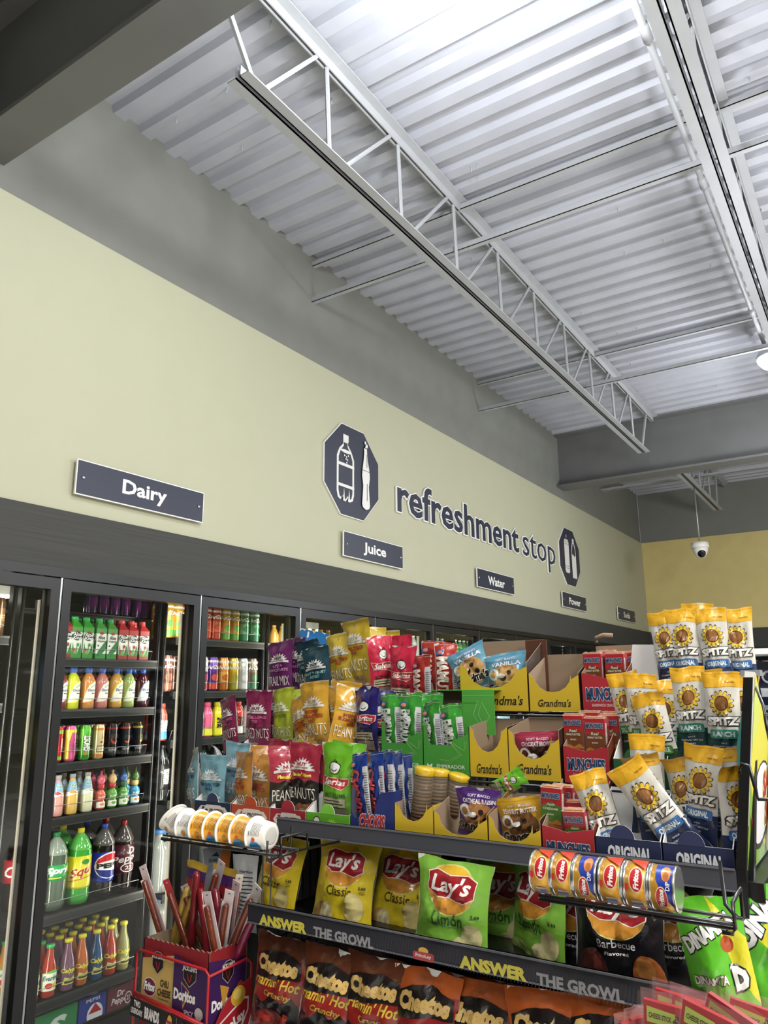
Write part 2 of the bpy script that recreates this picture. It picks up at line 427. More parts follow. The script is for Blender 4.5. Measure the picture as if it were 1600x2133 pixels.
# ---------------------------------------------------------------- wall signs (on plane x=0, u -> +y)
navy = mat('262a3a', .45, kind='navysign'); wht = mat('e8e8e4', .45, kind='signwhite')
def wall_panel(mb, y0, y1, z0, z1, x, th, m, mb_=None):
    mb.box((x, y0, z0), (x+th, y1, z1), m)
def sign(word, y0, y1, z0, z1, wrel, label, hrel=.5):
    t = empty('wall_sign', (.0, (y0+y1)/2, (z0+z1)/2)); tag(t, label, 'sign', 'department signs along the lime wall')
    H = (y1-y0)/2; K = (z1-z0)/2
    m = MB(); m.box((.018, -H, -K), (.028, H, K), wht)
    m.box((.028, -H+.005, -K+.005), (.0295, H-.005, K-.005), navy)
    printed(m, [T(word, .5, .48, wrel, hrel, 'e8e8e4', b=.028)], panel_map((.0295, -H, -K), (0, 2*H, 0), (0, 0, 2*K)), H/K)
    m.build('sign_panel', t)
    for s in (-1, 1):
        m = MB(); mx = Matrix.Translation((-.0, s*(H-.035), 0)) @ Matrix.Rotation(R(90), 4, 'Y'); m.lathe([(.008, .0), (.008, .034), (.005, .036)], mat('b8bac0', .2, 1), 14, mx); m.build('standoff_bolt', t)
sign('Dairy', 1.972, 2.737, 2.467, 2.63, .35, 'dark navy wall sign reading Dairy, leftmost of the five', .56)
sign('Juice', 3.99, 4.735, 2.467, 2.637, .38, 'dark navy wall sign reading Juice below the large bottle emblem', .55)
sign('Water', 5.97, 6.76, 2.467, 2.637, .45, 'dark navy wall sign reading Water below the large lettering', .48)
sign('Power', 8.07, 8.86, 2.467, 2.637, .48, 'dark navy wall sign reading Power below the farther emblem', .46)
sign('Soda', 10.13, 10.95, 2.467, 2.637, .36, 'dark navy wall sign reading Soda nearest the room corner', .46)
def oct_sign(yc, zc, r, items, label):
    t = empty('octagon_emblem', (0, yc, zc)); tag(t, label, 'sign')
    p = [(r*cos(R(22.5+45*k)), r*sin(R(22.5+45*k))) for k in range(8)]
    m = MB(); m.prism([(a*1.015, b*1.015) for a, b in p], (.014, 0, 0), (0, 1, 0), (0, 0, 1), .012, wht)
    m.prism(p, (.016, 0, 0), (0, 1, 0), (0, 0, 1), .002, navy)
    printed(m, items, panel_map((.016, -r, -r), (0, 2*r, 0), (0, 0, 2*r)), 1.0, step=.0006)
    m.build('emblem_panel', t)
W_ = 'e4e2dd'; NV = '262a3a'
bot1 = [(.25, .20), (.23, .26), (.23, .62), (.27, .70), (.335, .76), (.335, .80), (.415, .80), (.415, .76), (.475, .70), (.52, .62), (.52, .26), (.50, .20), (.46, .18), (.42, .22), (.375, .17), (.33, .22), (.29, .18)]
def shr(p, cx, cy, s): return [(cx+(x-cx)*s[0], cy+(y-cy)*s[1]) for x, y in p]
it1 = [P(bot1, W_), P(shr(bot1, .375, .47, (.80, .93)), NV), Rc(.23, .53, .52, .56, W_), Rc(.23, .315, .52, .345, W_),
       Rc(.33, .79, .42, .86, W_), E(.375, .685, .09, .018, W_), P([(.33, .175), (.345, .31), (.36, .175)], W_), P([(.41, .175), (.43, .31), (.445, .175)], W_)]
it1 += [E(x, y, .010, .010, W_, 10) for x, y in ((.35, .64), (.38, .63), (.41, .645), (.37, .605), (.395, .60), (.38, .57))]
b2 = [(.66, .17), (.645, .20), (.655, .30), (.665, .40), (.645, .50), (.655, .58), (.675, .68), (.685, .76), (.68, .80), (.73, .80), (.735, .76), (.745, .68), (.775, .58), (.785, .50), (.765, .40), (.775, .30), (.785, .20), (.77, .17), (.715, .15)]
it1 += [P(b2, W_), Rc(.65, .558, .78, .564, NV), Rc(.725, .60, .733, .74, NV), Rc(.73, .25, .738, .43, NV), E(.70, .86, .016, .018, W_, 12), E(.725, .83, .018, .022, W_, 12), E(.705, .815, .010, .012, W_, 12)]
oct_sign(4.11, 3.07, .345, it1, 'dark octagonal emblem of two bottles on the lime wall, left of the lettering')
can = [(.26, .27), (.26, .74), (.29, .78), (.44, .78), (.47, .74), (.47, .27), (.44, .23), (.29, .23)]
b3 = [(.57, .17), (.57, .62), (.60, .72), (.63, .77), (.63, .83), (.71, .83), (.71, .77), (.745, .72), (.775, .62), (.775, .17)]
it2 = [P(can, W_), Rc(.26, .335, .47, .342, NV), Rc(.26, .30, .47, .306, NV), Rc(.26, .70, .47, .706, NV), Rc(.26, .74, .47, .746, NV), E(.36, .83, .012, .03, W_, 12), P(b3, W_),
       P([(.59, .56), (.60, .64), (.65, .75), (.69, .75), (.745, .64), (.755, .56), (.70, .53), (.65, .56)], NV)]
oct_sign(8.43, 3.065, .355, it2, 'dark octagonal emblem of a can and a bottle, right of the lettering')
# big lettering
t = empty('wall_lettering', (0, 6.3, 3.0)); tag(t, 'large dark lettering on the lime wall reading refreshment stop', 'lettering')
def letters(word, y0, y1, zbase, xh, b, name):
    v0, f0 = glyph(word, b, 0); xs = [p[0] for p in v0]; x0, x1 = min(xs), max(xs)
    ye = [p[1] for p in glyph('x', b, 0)[0]]; s = xh/(max(ye)-min(ye)); sx = (y1-y0)/(x1-x0)
    for off, ex, mt, bb in ((.004, .012, wht, b+.022), (.016, .003, navy, b)):
        v0, f0 = glyph(word, bb, 0)
        m = MB(); n = len(v0)
        F = [(off+ex, y0+(x-x0)*sx-6.3, zbase+(y-min(ye))*s-3.0) for x, y in v0]; Bk = [(off, q[1], q[2]) for q in F]
        m.add(F, f0, mt); ed = {}
        for f in f0:
            for a, b_ in zip(f, f[1:]+f[:1]): ed[(a, b_)] = 1
        m.add(F+Bk, [(a, n+a, n+b_, b_) for (a, b_) in ed if (b_, a) not in ed], mt)
        m.build(name if off > .01 else name+'_backing', t)
letters('refreshment', 4.685, 6.95, 2.905, .185, .018, 'bold_word')
letters('stop', 7.05, 7.95, 2.905, .19, 0, 'light_word')
# ================================================================ THE COOLER ALONG THE LEFT WALL
M_blk = mat('0b0c0d', .42, 0, 0, kind='coolerblack'); M_blk2 = mat('1b1c1e', .45, kind='innerblack'); M_sil = mat('a8aaac', .25, .9)
M_spc = mat('55544e', .4, .5); M_rail = mat('101111', .7, kind='rail'); M_wire = mat('8f9194', .3, .8, kind='shelfwire')
def glass():
    m = bpy.data.materials.new('door_glass'); m.use_nodes = True; n = m.node_tree.nodes; L = m.node_tree.links
    n.remove(n['Principled BSDF']); tr = n.new('ShaderNodeBsdfTransparent'); gl = n.new('ShaderNodeBsdfGlossy'); mx = n.new('ShaderNodeMixShader')
    lw = n.new('ShaderNodeLayerWeight'); pw = n.new('ShaderNodeMath'); pw.operation = 'POWER'; pw.inputs[1].default_value = 4.5; ma = n.new('ShaderNodeMath'); ma.operation = 'MULTIPLY_ADD'; ma.inputs[1].default_value = .75; ma.inputs[2].default_value = .025
    lw.inputs[0].default_value = .5; L.new(lw.outputs['Facing'], pw.inputs[0]); L.new(pw.outputs[0], ma.inputs[0]); L.new(ma.outputs[0], mx.inputs[0])
    tr.inputs[0].default_value = (.95, .965, .95, 1); gl.inputs['Roughness'].default_value = .02
    L.new(tr.outputs[0], mx.inputs[1]); L.new(gl.outputs[0], mx.inputs[2])
    L.new(mx.outputs[0], n['Material Output'].inputs[0]); return m
M_glass = glass()
Y0, PI_ = 1.958, .808
mb = MB(); mb.box((-1.25, -1.3, 0), (-1.15, YW, 2.6), M_blk2); mb.box((-1.25, -1.3, 2.14), (-.1, YW, 2.24), M_blk2); mb.box((-1.25, -1.4, 0), (0, -1.3, 2.3), M_blk2); mb.box((-1.25, -1.3, .0), (.0, YW, .12), M_blk2); mb.box((-1.25, YW, 0), (0, YW+.1, 2.3), M_blk2); struct(mb, 'wall_cooler')
mb = MB(); mb.box((-.07, -1.3, 2.09), (.02, YW, ZD), M_blk); mb.box((-.07, -1.3, .0), (.02, YW, .16), M_blk)
for k in range(-3, 13): y = Y0+PI_*k; mb.box((-.085, y-.022, .16), (-.012, y+.022, 2.09), M_blk)
struct(mb, 'trim_3')
mb = MB()
for k in range(-3, 13): y = Y0+PI_*k; mb.box((-.012, y-.004, .16), (.014, y+.004, 2.115), M_sil)
struct(mb, 'trim_4')
for k in range(-3, 12):
    a, b = Y0+PI_*k+.007, Y0+PI_*(k+1)-.007; t = empty('door_%d' % (k+4), (0, (a+b)/2, 1.1)); t['kind'] = 'structure'
    H = (b-a)/2; m = MB(); z0, z1 = -.92, .985; w = .042
    for lo, hi in (((-.035, -H, z0), (.016, -H+w, z1)), ((-.035, H-w, z0), (.016, H, z1)), ((-.035, -H+w, z1-.05), (.016, H-w, z1)), ((-.035, -H+w, z0), (.016, H-w, z0+.09))):
        m.box(lo, hi, M_blk)
    m.build('door_frame', t)
    m = MB(); e = .004
    m.box((-.03, -H+w, z0+.09), (-.03+e, -H+w+.003, z1-.05), M_spc); m.box((-.034, H-w-.006, z0+.09), (-.022, H-w, z1-.05), M_spc); m.build('bright_spacer', t)
    m = MB(); m.box((-.006, -H+w, z0+.09), (-.001, H-w, z1-.05), M_glass); m.build('glass_pane', t)
# light strips behind every mullion
for k in range(-1, 9):
    y = Y0+PI_*k
    if k < 5:
        t = empty('cooler_light_strip', (-.1, y, 1.15)); tag(t, ['first', 'second', 'third', 'fourth', 'fifth', 'sixth'][k+1]+' vertical light strip inside the cooler, counted along the door posts from the left', 'light')
        m = MB(); m.box((-.012, -.015, -.85), (.0, .015, .85), mat('2a2b2d', .4)); m.build('strip_body', t)
        m = MB()
        for s in (-1, 1): m.box((-.018, s*.017-.004, -.85), (-.006, s*.017+.004, .85), mat('fff3dc', .4, emit=.16))
        m.build('glowing_tube', t)
    for s in (-1, 1):
        area('cooler_light', (-.115, y+s*.03, 1.2), (0, 0, 0), .02, 1.7, 3.0 if k < 3 else 2.2, (1, .96, .82), 170)
        o = bpy.context.scene.collection.objects[-1]
        d = V((-1, s*.7, 0)); o.rotation_euler = d.to_track_quat('-Z', 'Y').to_euler()
def inner_lamp(x, y, z, w):
    t = empty('cooler_ceiling_lamp', (x, y, z)); m = MB(); m.box((-.03, -w/2, 0), (.03, w/2, .05), mat('cfd0cc', .5)); m.build('housing', t)
    m = MB(); m.box((-.025, -w/2+.01, -.012), (.032, w/2-.01, 0), mat('fff8ea', .5, emit=9)); m.build('tube', t); return t
ql = atx(2, 1240, -.5); tag(inner_lamp(-.5, ql.y-.17, ql.z, .42), 'white glowing lamp at the top of the leftmost cooler bay', 'lamp')
tag(inner_lamp(-.75, 2.42, 2.03, .16), 'short dim lamp at the top left of the fully visible cooler bay', 'lamp')
tag(inner_lamp(-.55, 4.28, 2.03, .3), 'glowing lamp inside the cooler above the amber bottles', 'lamp')
ORD = ['first', 'second', 'third', 'fourth', 'fifth', 'sixth', 'seventh', 'eighth', 'ninth', 'tenth', 'eleventh', 'twelfth']
SX = -.20
def shelf(k, z, label, x=SX, fence=True, yend=.72, depth=.75, rail=.035):
    y = Y0+PI_*k; a, b = .03, yend
    t = empty('cooler_shelf', (x, y, z)); tag(t, label, 'shelf')
    m = MB(); m.box((-depth, a, -.02), (-.004, b, -.004), M_blk2); m.build('deck', t)
    m = MB(); m.box((-.004, a, -rail), (.004, b, .004), M_rail); m.box((.004, a, -.006), (.007, b, .004), mat('242526', .5)); m.box((.004, a, -rail), (.007, b, -rail+.005), mat('242526', .5)); m.build('price_rail', t)
    if fence:
        m = MB(); m.tube([(-.03, a+.02, .0), (-.012, a+.02, .05), (-.012, b-.02, .05), (-.03, b-.02, .0)], .0014, M_wire, 6); m.build('front_wire', t)
    return t
D2 = 'cooler bay under the Dairy sign'; D3 = 'cooler bay right of the Dairy sign'
for z, n in ((1.755, 'upper'), (1.525, 'second'), (1.295, 'third'), (1.065, 'fourth'), (.67, 'fifth'), (.335, 'sixth')): shelf(0, z, n+' black shelf in the '+D2)
shelf(0, 1.985, 'thin topmost shelf with purple cans in the '+D2, x=-.37, fence=False, rail=.008)
shelf(0, .15, 'bottom shelf with drink cartons in the '+D2, fence=False)
for z, n in ((1.88, 'top'), (1.60, 'second'), (1.355, 'third'), (1.06, 'fourth'), (.62, 'fifth'), (.3, 'lowest')): shelf(1, z, n+' black shelf in the '+D3)
for z, n in ((1.84, 'top'), (1.56, 'second'), (1.3, 'third'), (1.0, 'fourth'), (.6, 'fifth')): shelf(-1, z, n+' black shelf in the leftmost cooler bay')
for k in (-1, 0, 1, 2, 3, 4, 5):
    m = MB()
    for dy in (.745, .785):
        m.box((SX-.06, Y0+PI_*k+dy-.006, .12), (SX-.03, Y0+PI_*k+dy+.006, 2.1), M_blk)
        m.tube([(SX-.02, Y0+PI_*k+dy, .12), (SX-.02, Y0+PI_*k+dy, 2.1)], .006, M_sil if 0 else mat('3c3d40', .15, .7), 8)
    tag(m.build('shelf_upright'), ORD[k+1]+' pair of glossy black uprights inside the cooler, counted from the left', 'upright')

def prof_at(prof, z):
    for (r0, z0), (r1, z1) in zip(prof, prof[1:]):
        if z0 <= z <= z1 and z1 > z0: return r0+(r1-r0)*(z-z0)/(z1-z0)
    return prof[-1][0]
def lathe_map(prof, za, zb, span, flip=False):
    def S(u, v, off):
        a = (u-.5)*span; z = za+(zb-za)*v; r = prof_at(prof, z)+off
        return V((r*sin(a), -r*cos(a), z))
    return S
def lathe_print(mb, prof, za, zb, items, n=24, segs=12, mk=ink, base=.0004):
    span = 2*pi*segs/n; zs = [z for r, z in prof if za < z < zb]
    gv = [0]+[(z-za)/(zb-za) for z in zs]+[1]; gu = [i/segs for i in range(segs+1)]
    rr = prof_at(prof, (za+zb)/2)
    printed(mb, items, lathe_map(prof, za, zb, span), span*rr/(zb-za), gu, sorted(set(gv)), mk, base=base)
# every builder returns the kind at the origin facing -y; it is turned to face the doors (+x)
def t_(name): return empty(name)
def glossy(h): return mat(h, .12, 0, .6, kind='gloss')
def liquid(h, al=.82): return mat(h, .08, 0, .5, alpha=1, kind='liq')
def can_kind(name, cols, items, r=.0265, h=.157, top='b9bbbd'):
    t = t_(name); prof = [(r*.78, 0), (r*.92, .004), (r, .012), (r, h-.016), (r*.86, h-.004), (r*.86, h)]
    m = MB(); m.lathe(prof, mat(cols, .22, .5, .4, kind='canmetal'), 24); lathe_print(m, prof, .012, h-.016, items, mk=lambda c: mat(c, .22, .3, .4, kind='canink')); m.build('can_body', t)
    m = MB(); m.lathe([(r*.82, h-.001), (r*.84, h+.002), (r*.78, h+.001), (r*.76, h-.003), (0.0001, h-.003)], mat(top, .25, .9), 24); m.build('can_lid', t)
    return t
def bottle_kind(name, prof, body, capc, cap, lab=None, items=(), band=None, segs=14, square=False, bodyname='bottle_body'):
    """prof body profile; cap = (r,z0,z1); lab=(z0,z1,colour)"""
    t = t_(name); n = 4 if square else 24; m = MB()
    if square:
        m.lathe([(r*1.38, z) for r, z in prof], body, 4, a0=pi/4, smooth=False)
        S = lambda u, v, off: V(((u-.5)*2*prof_at(prof, 0.06)*.96, -prof_at(prof, .06)*.978-off, lab[0]+(lab[1]-lab[0])*v))
        printed(m, items, S, 2*prof_at(prof, .06)/(lab[1]-lab[0]), mk=ink)
        S2 = lambda u, v, off: V((-prof_at(prof, .06)*.978-off, (.5-u)*2*prof_at(prof, 0.06)*.96, lab[0]+(lab[1]-lab[0])*v))
        printed(m, items, S2, 2*prof_at(prof, .06)/(lab[1]-lab[0]), mk=ink)
    else: m.lathe(prof, body, 24)
    m.build(bodyname, t)
    r, z0, z1 = cap; m = MB(); m.lathe([(r, z0), (r, z1-.002), (r*.93, z1)], mat(capc, .3, 0, .2, kind='cap'), 20); m.build('cap', t)
    if lab and not square:
        m = MB(); zs = [lab[0]]+[z for _, z in prof if lab[0] < z < lab[1]]+[lab[1]]
        if lab[2]: m.lathe([(prof_at(prof, z)+.0004, z) for z in zs], mat(lab[2], .3, 0, .4, kind='lab'), 24)
        lathe_print(m, [(prof_at(prof, z)+.0005, z) for z in [prof[0][1]]+zs+[prof[-1][1]]], lab[0], lab[1], items, segs=segs, mk=lambda c: mat(c, .3, 0, .3, kind='lab'))
        m.build('printed_label', t)
    return t
def put(t, x, y, z, label, cat, group, first=False, rz=90):
    o = t if first else copy_tree(t)
    o.location = (x, y, z); o.rotation_euler = (0, 0, R(rz)); tag(o, label, cat, group); return o
USED = set()
def put1(t, *a, **k):
    f = t.name not in USED; USED.add(t.name); nm = t.name
    return put(t, *a, first=f, **k)
def row(kinds, pxs, py, z, r, what, cat, where, group, back=2, pitch=None, rz=90, jit=3, X=None):
    """kinds: list of (template, short description) one per column; pxs columns given by the line of sight to the front of the shelf"""
    X = SX if X is None else X
    rd = random.Random(len(where)*7+int(z*100))
    for i, ((t, desc), px) in enumerate(zip(kinds, pxs)):
        y = atx(px, py, X-r).y
        put1(t, X-.018-r, y, z, '%s, %s from left, %s' % (desc, ORD[i], where), cat, group, rz=rz+rd.uniform(-jit, jit))
        for b in range(1, back+1):
            put1(t, X-.018-r-b*(pitch or 2*r+.006), y+rd.uniform(-.002, .002), z, '%s, behind front row, %s' % (desc, where), cat, desc+' behind, '+where, rz=rz+rd.uniform(-jit, jit))
# --- aloe cartons (square bottles)
def aloe(n, top, bg, low, cap, org=False):
    r = .0285; prof = [(r*.92, 0), (r, .006), (r, .150), (r*.45, .175), (r*.45, .18)]
    it = [Rc(0, 0, 1, 1, bg), Rc(0, 0, 1, .16, low), Rc(0, .83, 1, 1, top), E(.5, .84, .22, .05, 'b02a2a')]
    if org: it += [P([(.1, .12), (.3, .05), (.95, .55), (.95, .30), (.5, .08)], '2c7a3c'), P([(.15, .2), (1, .62), (1, .3), (.4, .06)], '2c7a3c'), T('Aloe', .5, .70, .7, .14, '22252a', sh=.2), T('Organic', .5, .57, .78, .09, '22252a', sh=.2), E(.2, .42, .07, .03, '222222')]
    else: it += [P([(0, .1), (.12, .5), (.3, .12)], '3f8f3a'), P([(.3, .1), (.55, .45), (.6, .12)], '59a53f'), P([(.55, .1), (.9, .5), (.98, .12)], '2f7a34'), E(.24, .25, .13, .07, 'c0432f'), E(.6, .42, .14, .06, top), E(.5, .70, .48, .14, '1a1c1e'), T('Aloe', .5, .76, .8, .13, 'f2f2ee', sh=.15), T('King', .5, .63, .8, .13, 'f2f2ee', sh=.15)]
    return bottle_kind('juice_carton', prof, glossy(top if not org else '4f9a4a'), cap, (.0165, .18, .198), (.006, .148, bg), it, square=True)
aR = aloe('a', 'a02a2c', 'e8e8e0', '8f2224', '1f8f4c'); aG = aloe('b', '3f9a35', 'e4eadf', '2f8a30', '1f9a50'); aO = aloe('c', '4f9a4a', 'ecebe2', '2f8a3c', '2aa060', True); aP = aloe('d', 'b23034', 'ecebe2', 'a02a2c', 'cf4a4e')
row([(aR, 'red aloe drink carton with green cap'), (aG, 'green aloe drink carton with green cap'), (aG, 'green aloe drink carton with green cap'), (aO, 'white organic aloe carton with green wedge'), (aO, 'white organic aloe carton with green wedge'),
     (aP, 'red aloe drink carton with red cap'), (aP, 'red aloe drink carton with red cap'), (aP, 'red aloe drink carton with red cap')], [137, 158, 182, 209, 232, 255, 276, 299], 1330, 1.757, .0285, 'carton', 'carton', 'upper shelf, Dairy bay', 'aloe drink cartons on the upper shelf', back=1, pitch=.065, jit=1)
# --- purple cans above
pc = can_kind('drink_can', '3a1c4a', [Rc(0, 0, 1, 1, '3a1c4a'), Rc(.2, .1, .8, .9, '4d2560'), T('Ari', .5, .7, .5, .2, 'b8a8c8', sh=.2), Rc(.3, .2, .7, .5, '6a2a6a')], .033, .17)
for i in range(7): put1(pc, -.42, 2.42+i*.069, 1.988, 'dark purple tall can, %s from left on the topmost shelf, Dairy bay' % ORD[i], 'can', 'dark purple cans on the topmost shelf')
# --- electrolyte bottles
def elec(liq, lab, acc):
    r = .0335; prof = [(r*.8, 0), (r, .008), (r*.97, .05), (r, .075), (r, .125), (r*.75, .150), (r*.38, .168), (r*.36, .178)]
    it = [P([(0, .0), (.12, .35), (.3, .75), (.75, 1), (1, 1), (.95, .6), (.8, .2), (.4, 0)], lab), ribbon([(.02, .02), (.15, .4), (.35, .8), (.8, 1.0)], .05, .8, acc), T('Electrolit', .6, .55, .62, .12, '2a3a6a', sh=.25), Rc(.5, .38, .85, .43, '2a3140'), ribbon([(.45, .66), (.65, .78), (.8, .74)], .035, .8, '6fae3a'), ribbon([(.05, .0), (.5, .04), (.9, .25)], .04, .8, acc)]
    return bottle_kind('sports_drink_bottle', prof, liquid(liq), '2f62c8', (.0165, .168, .192), (.03, .135, None), it, segs=10)
ek = [('7a3038', 'e9e6ea', 'b04a70', 'dark red'), ('c9cc3a', 'eef0da', 'd8dc2c', 'yellow'), ('c98a52', 'f0e8dc', 'e0903c', 'orange'), ('c07a70', 'f0e6e2', 'c88078', 'pink'), ('c8984c', 'efe8da', 'd8c83c', 'amber'), ('9aaa60', 'eef0dc', 'a8c070', 'pale green'), ('4a1c24', 'e6e4e8', '8090a8', 'dark maroon')]
row([(elec(a, b, c), d+' electrolyte drink bottle with blue cap') for a, b, c, d in ek], [128.6, 155, 187, 215, 245, 271, 300], 1440, 1.527, .0335, 'b', 'bottle', 'second shelf, Dairy bay', 'electrolyte bottles on the second shelf', back=1)
# --- energy cans
def ecan(bg, items, top='b9bbbd'): return can_kind('energy_drink_can', bg, items, top=top)
S90 = dict(rot=90)
ec = [(ecan('c8202c', [Rc(0, 0, 1, .12, '6fc03a'), Rc(0, .88, 1, 1, '7acb3f'), Rc(.3, .2, .45, .8, 'e04a50'), T('CHERRY', .68, .5, .7, .12, 'f4e9e0', '7a1016', **S90)]), 'red and lime energy drink can'),
      (ecan('e0609a', [Rc(0, 0, .3, 1, 'd8c040'), Rc(0, .9, 1, 1, 'e8dc5a'), P([(0, .9), (.3, .6), (.4, .9)], 'e8dc5a'), T('ENERGY', .5, .4, .5, .12, 'a8487a', **S90), Rc(.6, .1, .9, .5, 'c8508a'), E(.65, .62, .08, .05, 'a8487a')]), 'pink and yellow energy drink can'),
      (ecan('58b83a', [Rc(0, 0, 1, .1, '2a7a30'), P([(0, .6), (.5, .9), (1, .8), (1, 1), (0, 1)], '74cf4c'), T('GHOST', .5, .5, .85, .28, 'f4f4ee', '14161a', b=.05, **S90), E(.4, .14, .12, .05, 'c87a60')]), 'green energy drink can with white lettering'),
      (ecan('e6cf9a', [Rc(0, 0, 1, .08, 'c87a3a'), Rc(0, .92, 1, 1, 'd8894a'), Rc(.25, .15, .75, .38, '3a3430'), Rc(.28, .18, .72, .35, 'e0d0a8'), T('BANG', .6, .7, .3, .1, '6a5a40', **S90), E(.5, .5, .1, .04, '7a6a50')]), 'cream coloured energy drink can'),
      (ecan('17181a', [E(.5, .55, .22, .15, 'a83a30'), E(.56, .6, .2, .13, '17181a'), Rc(0, .93, 1, 1, '8a2a30'), T('VENOM', .5, .2, .6, .1, 'c8c8c8', b=0)], 'a84048'), 'black energy drink can with dark red emblem'),
      (ecan('17181a', [E(.5, .55, .22, .15, 'c04a30'), E(.42, .6, .2, .13, '17181a'), Rc(0, .93, 1, 1, 'a8442c'), T('VENOM', .5, .2, .6, .1, 'c8c8c8', b=0)], 'b0583c'), 'black energy drink can with orange emblem'),
      (ecan('141517', [E(.6, .55, .14, .15, 'a8a030'), E(.5, .6, .15, .13, '141517'), Rc(0, .93, 1, 1, '9a8f3c'), T('VENOM', .5, .2, .6, .1, 'b8b8b8', b=0)], 'b8a850'), 'black energy drink can with gold top')]
row(ec, [122, 150, 180, 209, 236, 263, 289], 1550, 1.297, .0265, 'c', 'can', 'third shelf, Dairy bay', 'energy drink cans on the third shelf', back=3, pitch=.06)
# --- seed drinks and children's drinks
def kuii(liq, fruit):
    r = .029; prof = [(r*.8, 0), (r*.95, .006), (r, .05), (r*.98, .08), (r*.62, .13), (r*.42, .152), (r*.42, .16)]
    it = [P([(0, .25), (.5, .38), (1, .25), (1, 1), (0, 1)], '7fa8c8'), P([(0, .25), (.5, .38), (1, .25), (1, .45), (.5, .55), (0, .45)], 'e8eef0'), T('kuii', .5, .8, .42, .16, '3f8f3a', 'f0f0ea'), E(.35, .48, .16, .07, fruit), E(.62, .46, .14, .06, '6a3a22'), E(.62, .46, .10, .04, 'efe6d8')]
    return bottle_kind('seed_drink_bottle', prof, liquid(liq), 'a8aaac', (.0135, .158, .175), (.055, .145, None), it, segs=12)
def kid(c1, c2, c3, lab):
    r = .0245; prof = [(r*.8, 0), (r, .008), (r, .03), (r*.82, .042), (r, .058), (r*.95, .075), (r*.5, .088), (r*.45, .095)]
    t = bottle_kind('childrens_drink_bottle', prof, glossy(c1), c2, (r*.72, .09, .112), (.01, .07, None), [Rc(.1, 0, .9, .42, 'e8e6dc'), E(.5, .25, .2, .12, lab), Rc(.1, .55, .9, 1, c1), T('juice', .5, .75, .6, .2, 'f0f0e8')], segs=12)
    m = MB(); m.lathe([(.0001, .105), (r*.6, .112), (r*.86, .13), (r*.6, .148), (.006, .155), (.006, .172), (.0001, .174)], glossy(c3), 20); m.build('round_cap', t); return t
row([(kuii('3a5aa0', 'e0e0e0'), 'blue and white fruit drink bottle'), (kuii('d49a90', 'c03a3a'), 'pink seed drink bottle'), (kuii('d8b060', 'd89a30'), 'yellow seed drink bottle'), (kuii('d8d8b8', 'cfcfb0'), 'pale coconut drink bottle'),
     (kid('d0604c', 'b83a44', 'd8607a', 'd89080'), "pink topped children's drink bottle"), (kid('5a9a3c', 'b8353a', 'd0a870', '6a9a48'), "tan topped children's drink bottle"),
     (kid('4f8f3a', '2a5a38', '2f5a98', '86a860'), "blue topped children's drink bottle"), (kid('3a8ab8', 'd0b070', '4a6a38', 'c07a40'), "green topped children's drink bottle")],
    [104, 124, 153.5, 185, 213, 237, 260, 284], 1660, 1.067, .028, 'b', 'bottle', 'fourth shelf, Dairy bay', 'small juice bottles on the fourth shelf', back=1, pitch=.07)
# --- two litre bottles
def two(liq, capc, lc, items, head=None, z0=.12, z1=.215):
    r = .054; prof = [(r*.5, .0), (r*.85, .004), (r*.98, .03), (r*.95, .06), (r, .08), (r, .215), (r*.93, .24), (r*.62, .275), (r*.28, .297), (r*.25, .305)]
    t = bottle_kind('two_litre_soda_bottle', prof, liquid(liq), capc, (.0155, .30, .32), (z0, z1, lc), items, segs=14)
    if head:
        m = MB(); m.lathe([(prof_at(prof, z)+.0003, z) for z in (.228, .24, .258, .275, .297, .304)], liquid(head), 24); m.build('air_space', t)
    return t
k1 = two('4c5a4c', '2a7a48', '2a9a50', [Rc(.2, .15, .5, .22, 'c8c840'), T('Sprite', .52, .6, .8, .52, 'f4f4f0', b=.04, sh=.3), P([(.6, .8), (.72, 1), (.66, .78)], 'e8dc40')], '8a9488', .125, .19)
k2 = two('3a9a34', 'd8c82c', 'd9cf28', [T('Squirt', .55, .55, .85, .34, 'b8402c', 'f0e8a0', b=.03, sh=.35, rot=14), ribbon([(.1, .22), (.9, .42)], .025, 1.3, 'b8402c'), E(.5, .82, .1, .08, '3a8a34')], '5ab050', .07, .205)
k3 = two('17100e', '2a48b8', '1f2f9a', [E(.55, .55, .40, .44, 'f0f0f0'), P([(.18, .62), (.24, .78), (.4, .92), (.6, .96), (.8, .85), (.92, .66), (.6, .72), (.4, .7)], 'c8202c'), P([(.18, .45), (.3, .22), (.5, .14), (.72, .18), (.92, .45), (.7, .36), (.45, .40)], '1f2f8a'), T('PEPSI', .55, .55, .68, .17, '101218', b=.06)], '5a5654', .07, .20)
k4 = two('1c100e', '8a1a20', '4a1620', [T('Dr', .62, .78, .3, .24, 'd8d4d4', sh=.2), T('Pepper', .52, .5, .85, .30, 'd8d4d4', sh=.2, rot=8), E(.5, .18, .2, .16, 'd8d4d4'), E(.5, .18, .17, .13, '4a1620'), T('23', .5, .18, .18, .14, 'd8d4d4')], '4a4240', .09, .215)
k0 = two('1a100e', 'a8202a', 'b8202c', [T('Cola', .5, .5, .8, .5, 'f0f0f0', sh=.3)])
row([(k0, 'dark cola two litre bottle with red label'), (k1, 'clear lemon soda two litre bottle with green label'), (k2, 'green grapefruit soda two litre bottle with yellow label'), (k3, 'dark cola two litre bottle with blue label'), (k4, 'dark two litre bottle with maroon label')],
    [78, 119, 169, 218, 258], 1800, .674, .054, 'b', 'bottle', 'fifth shelf, Dairy bay', 'two litre soda bottles on the fifth shelf', back=1, pitch=.135)
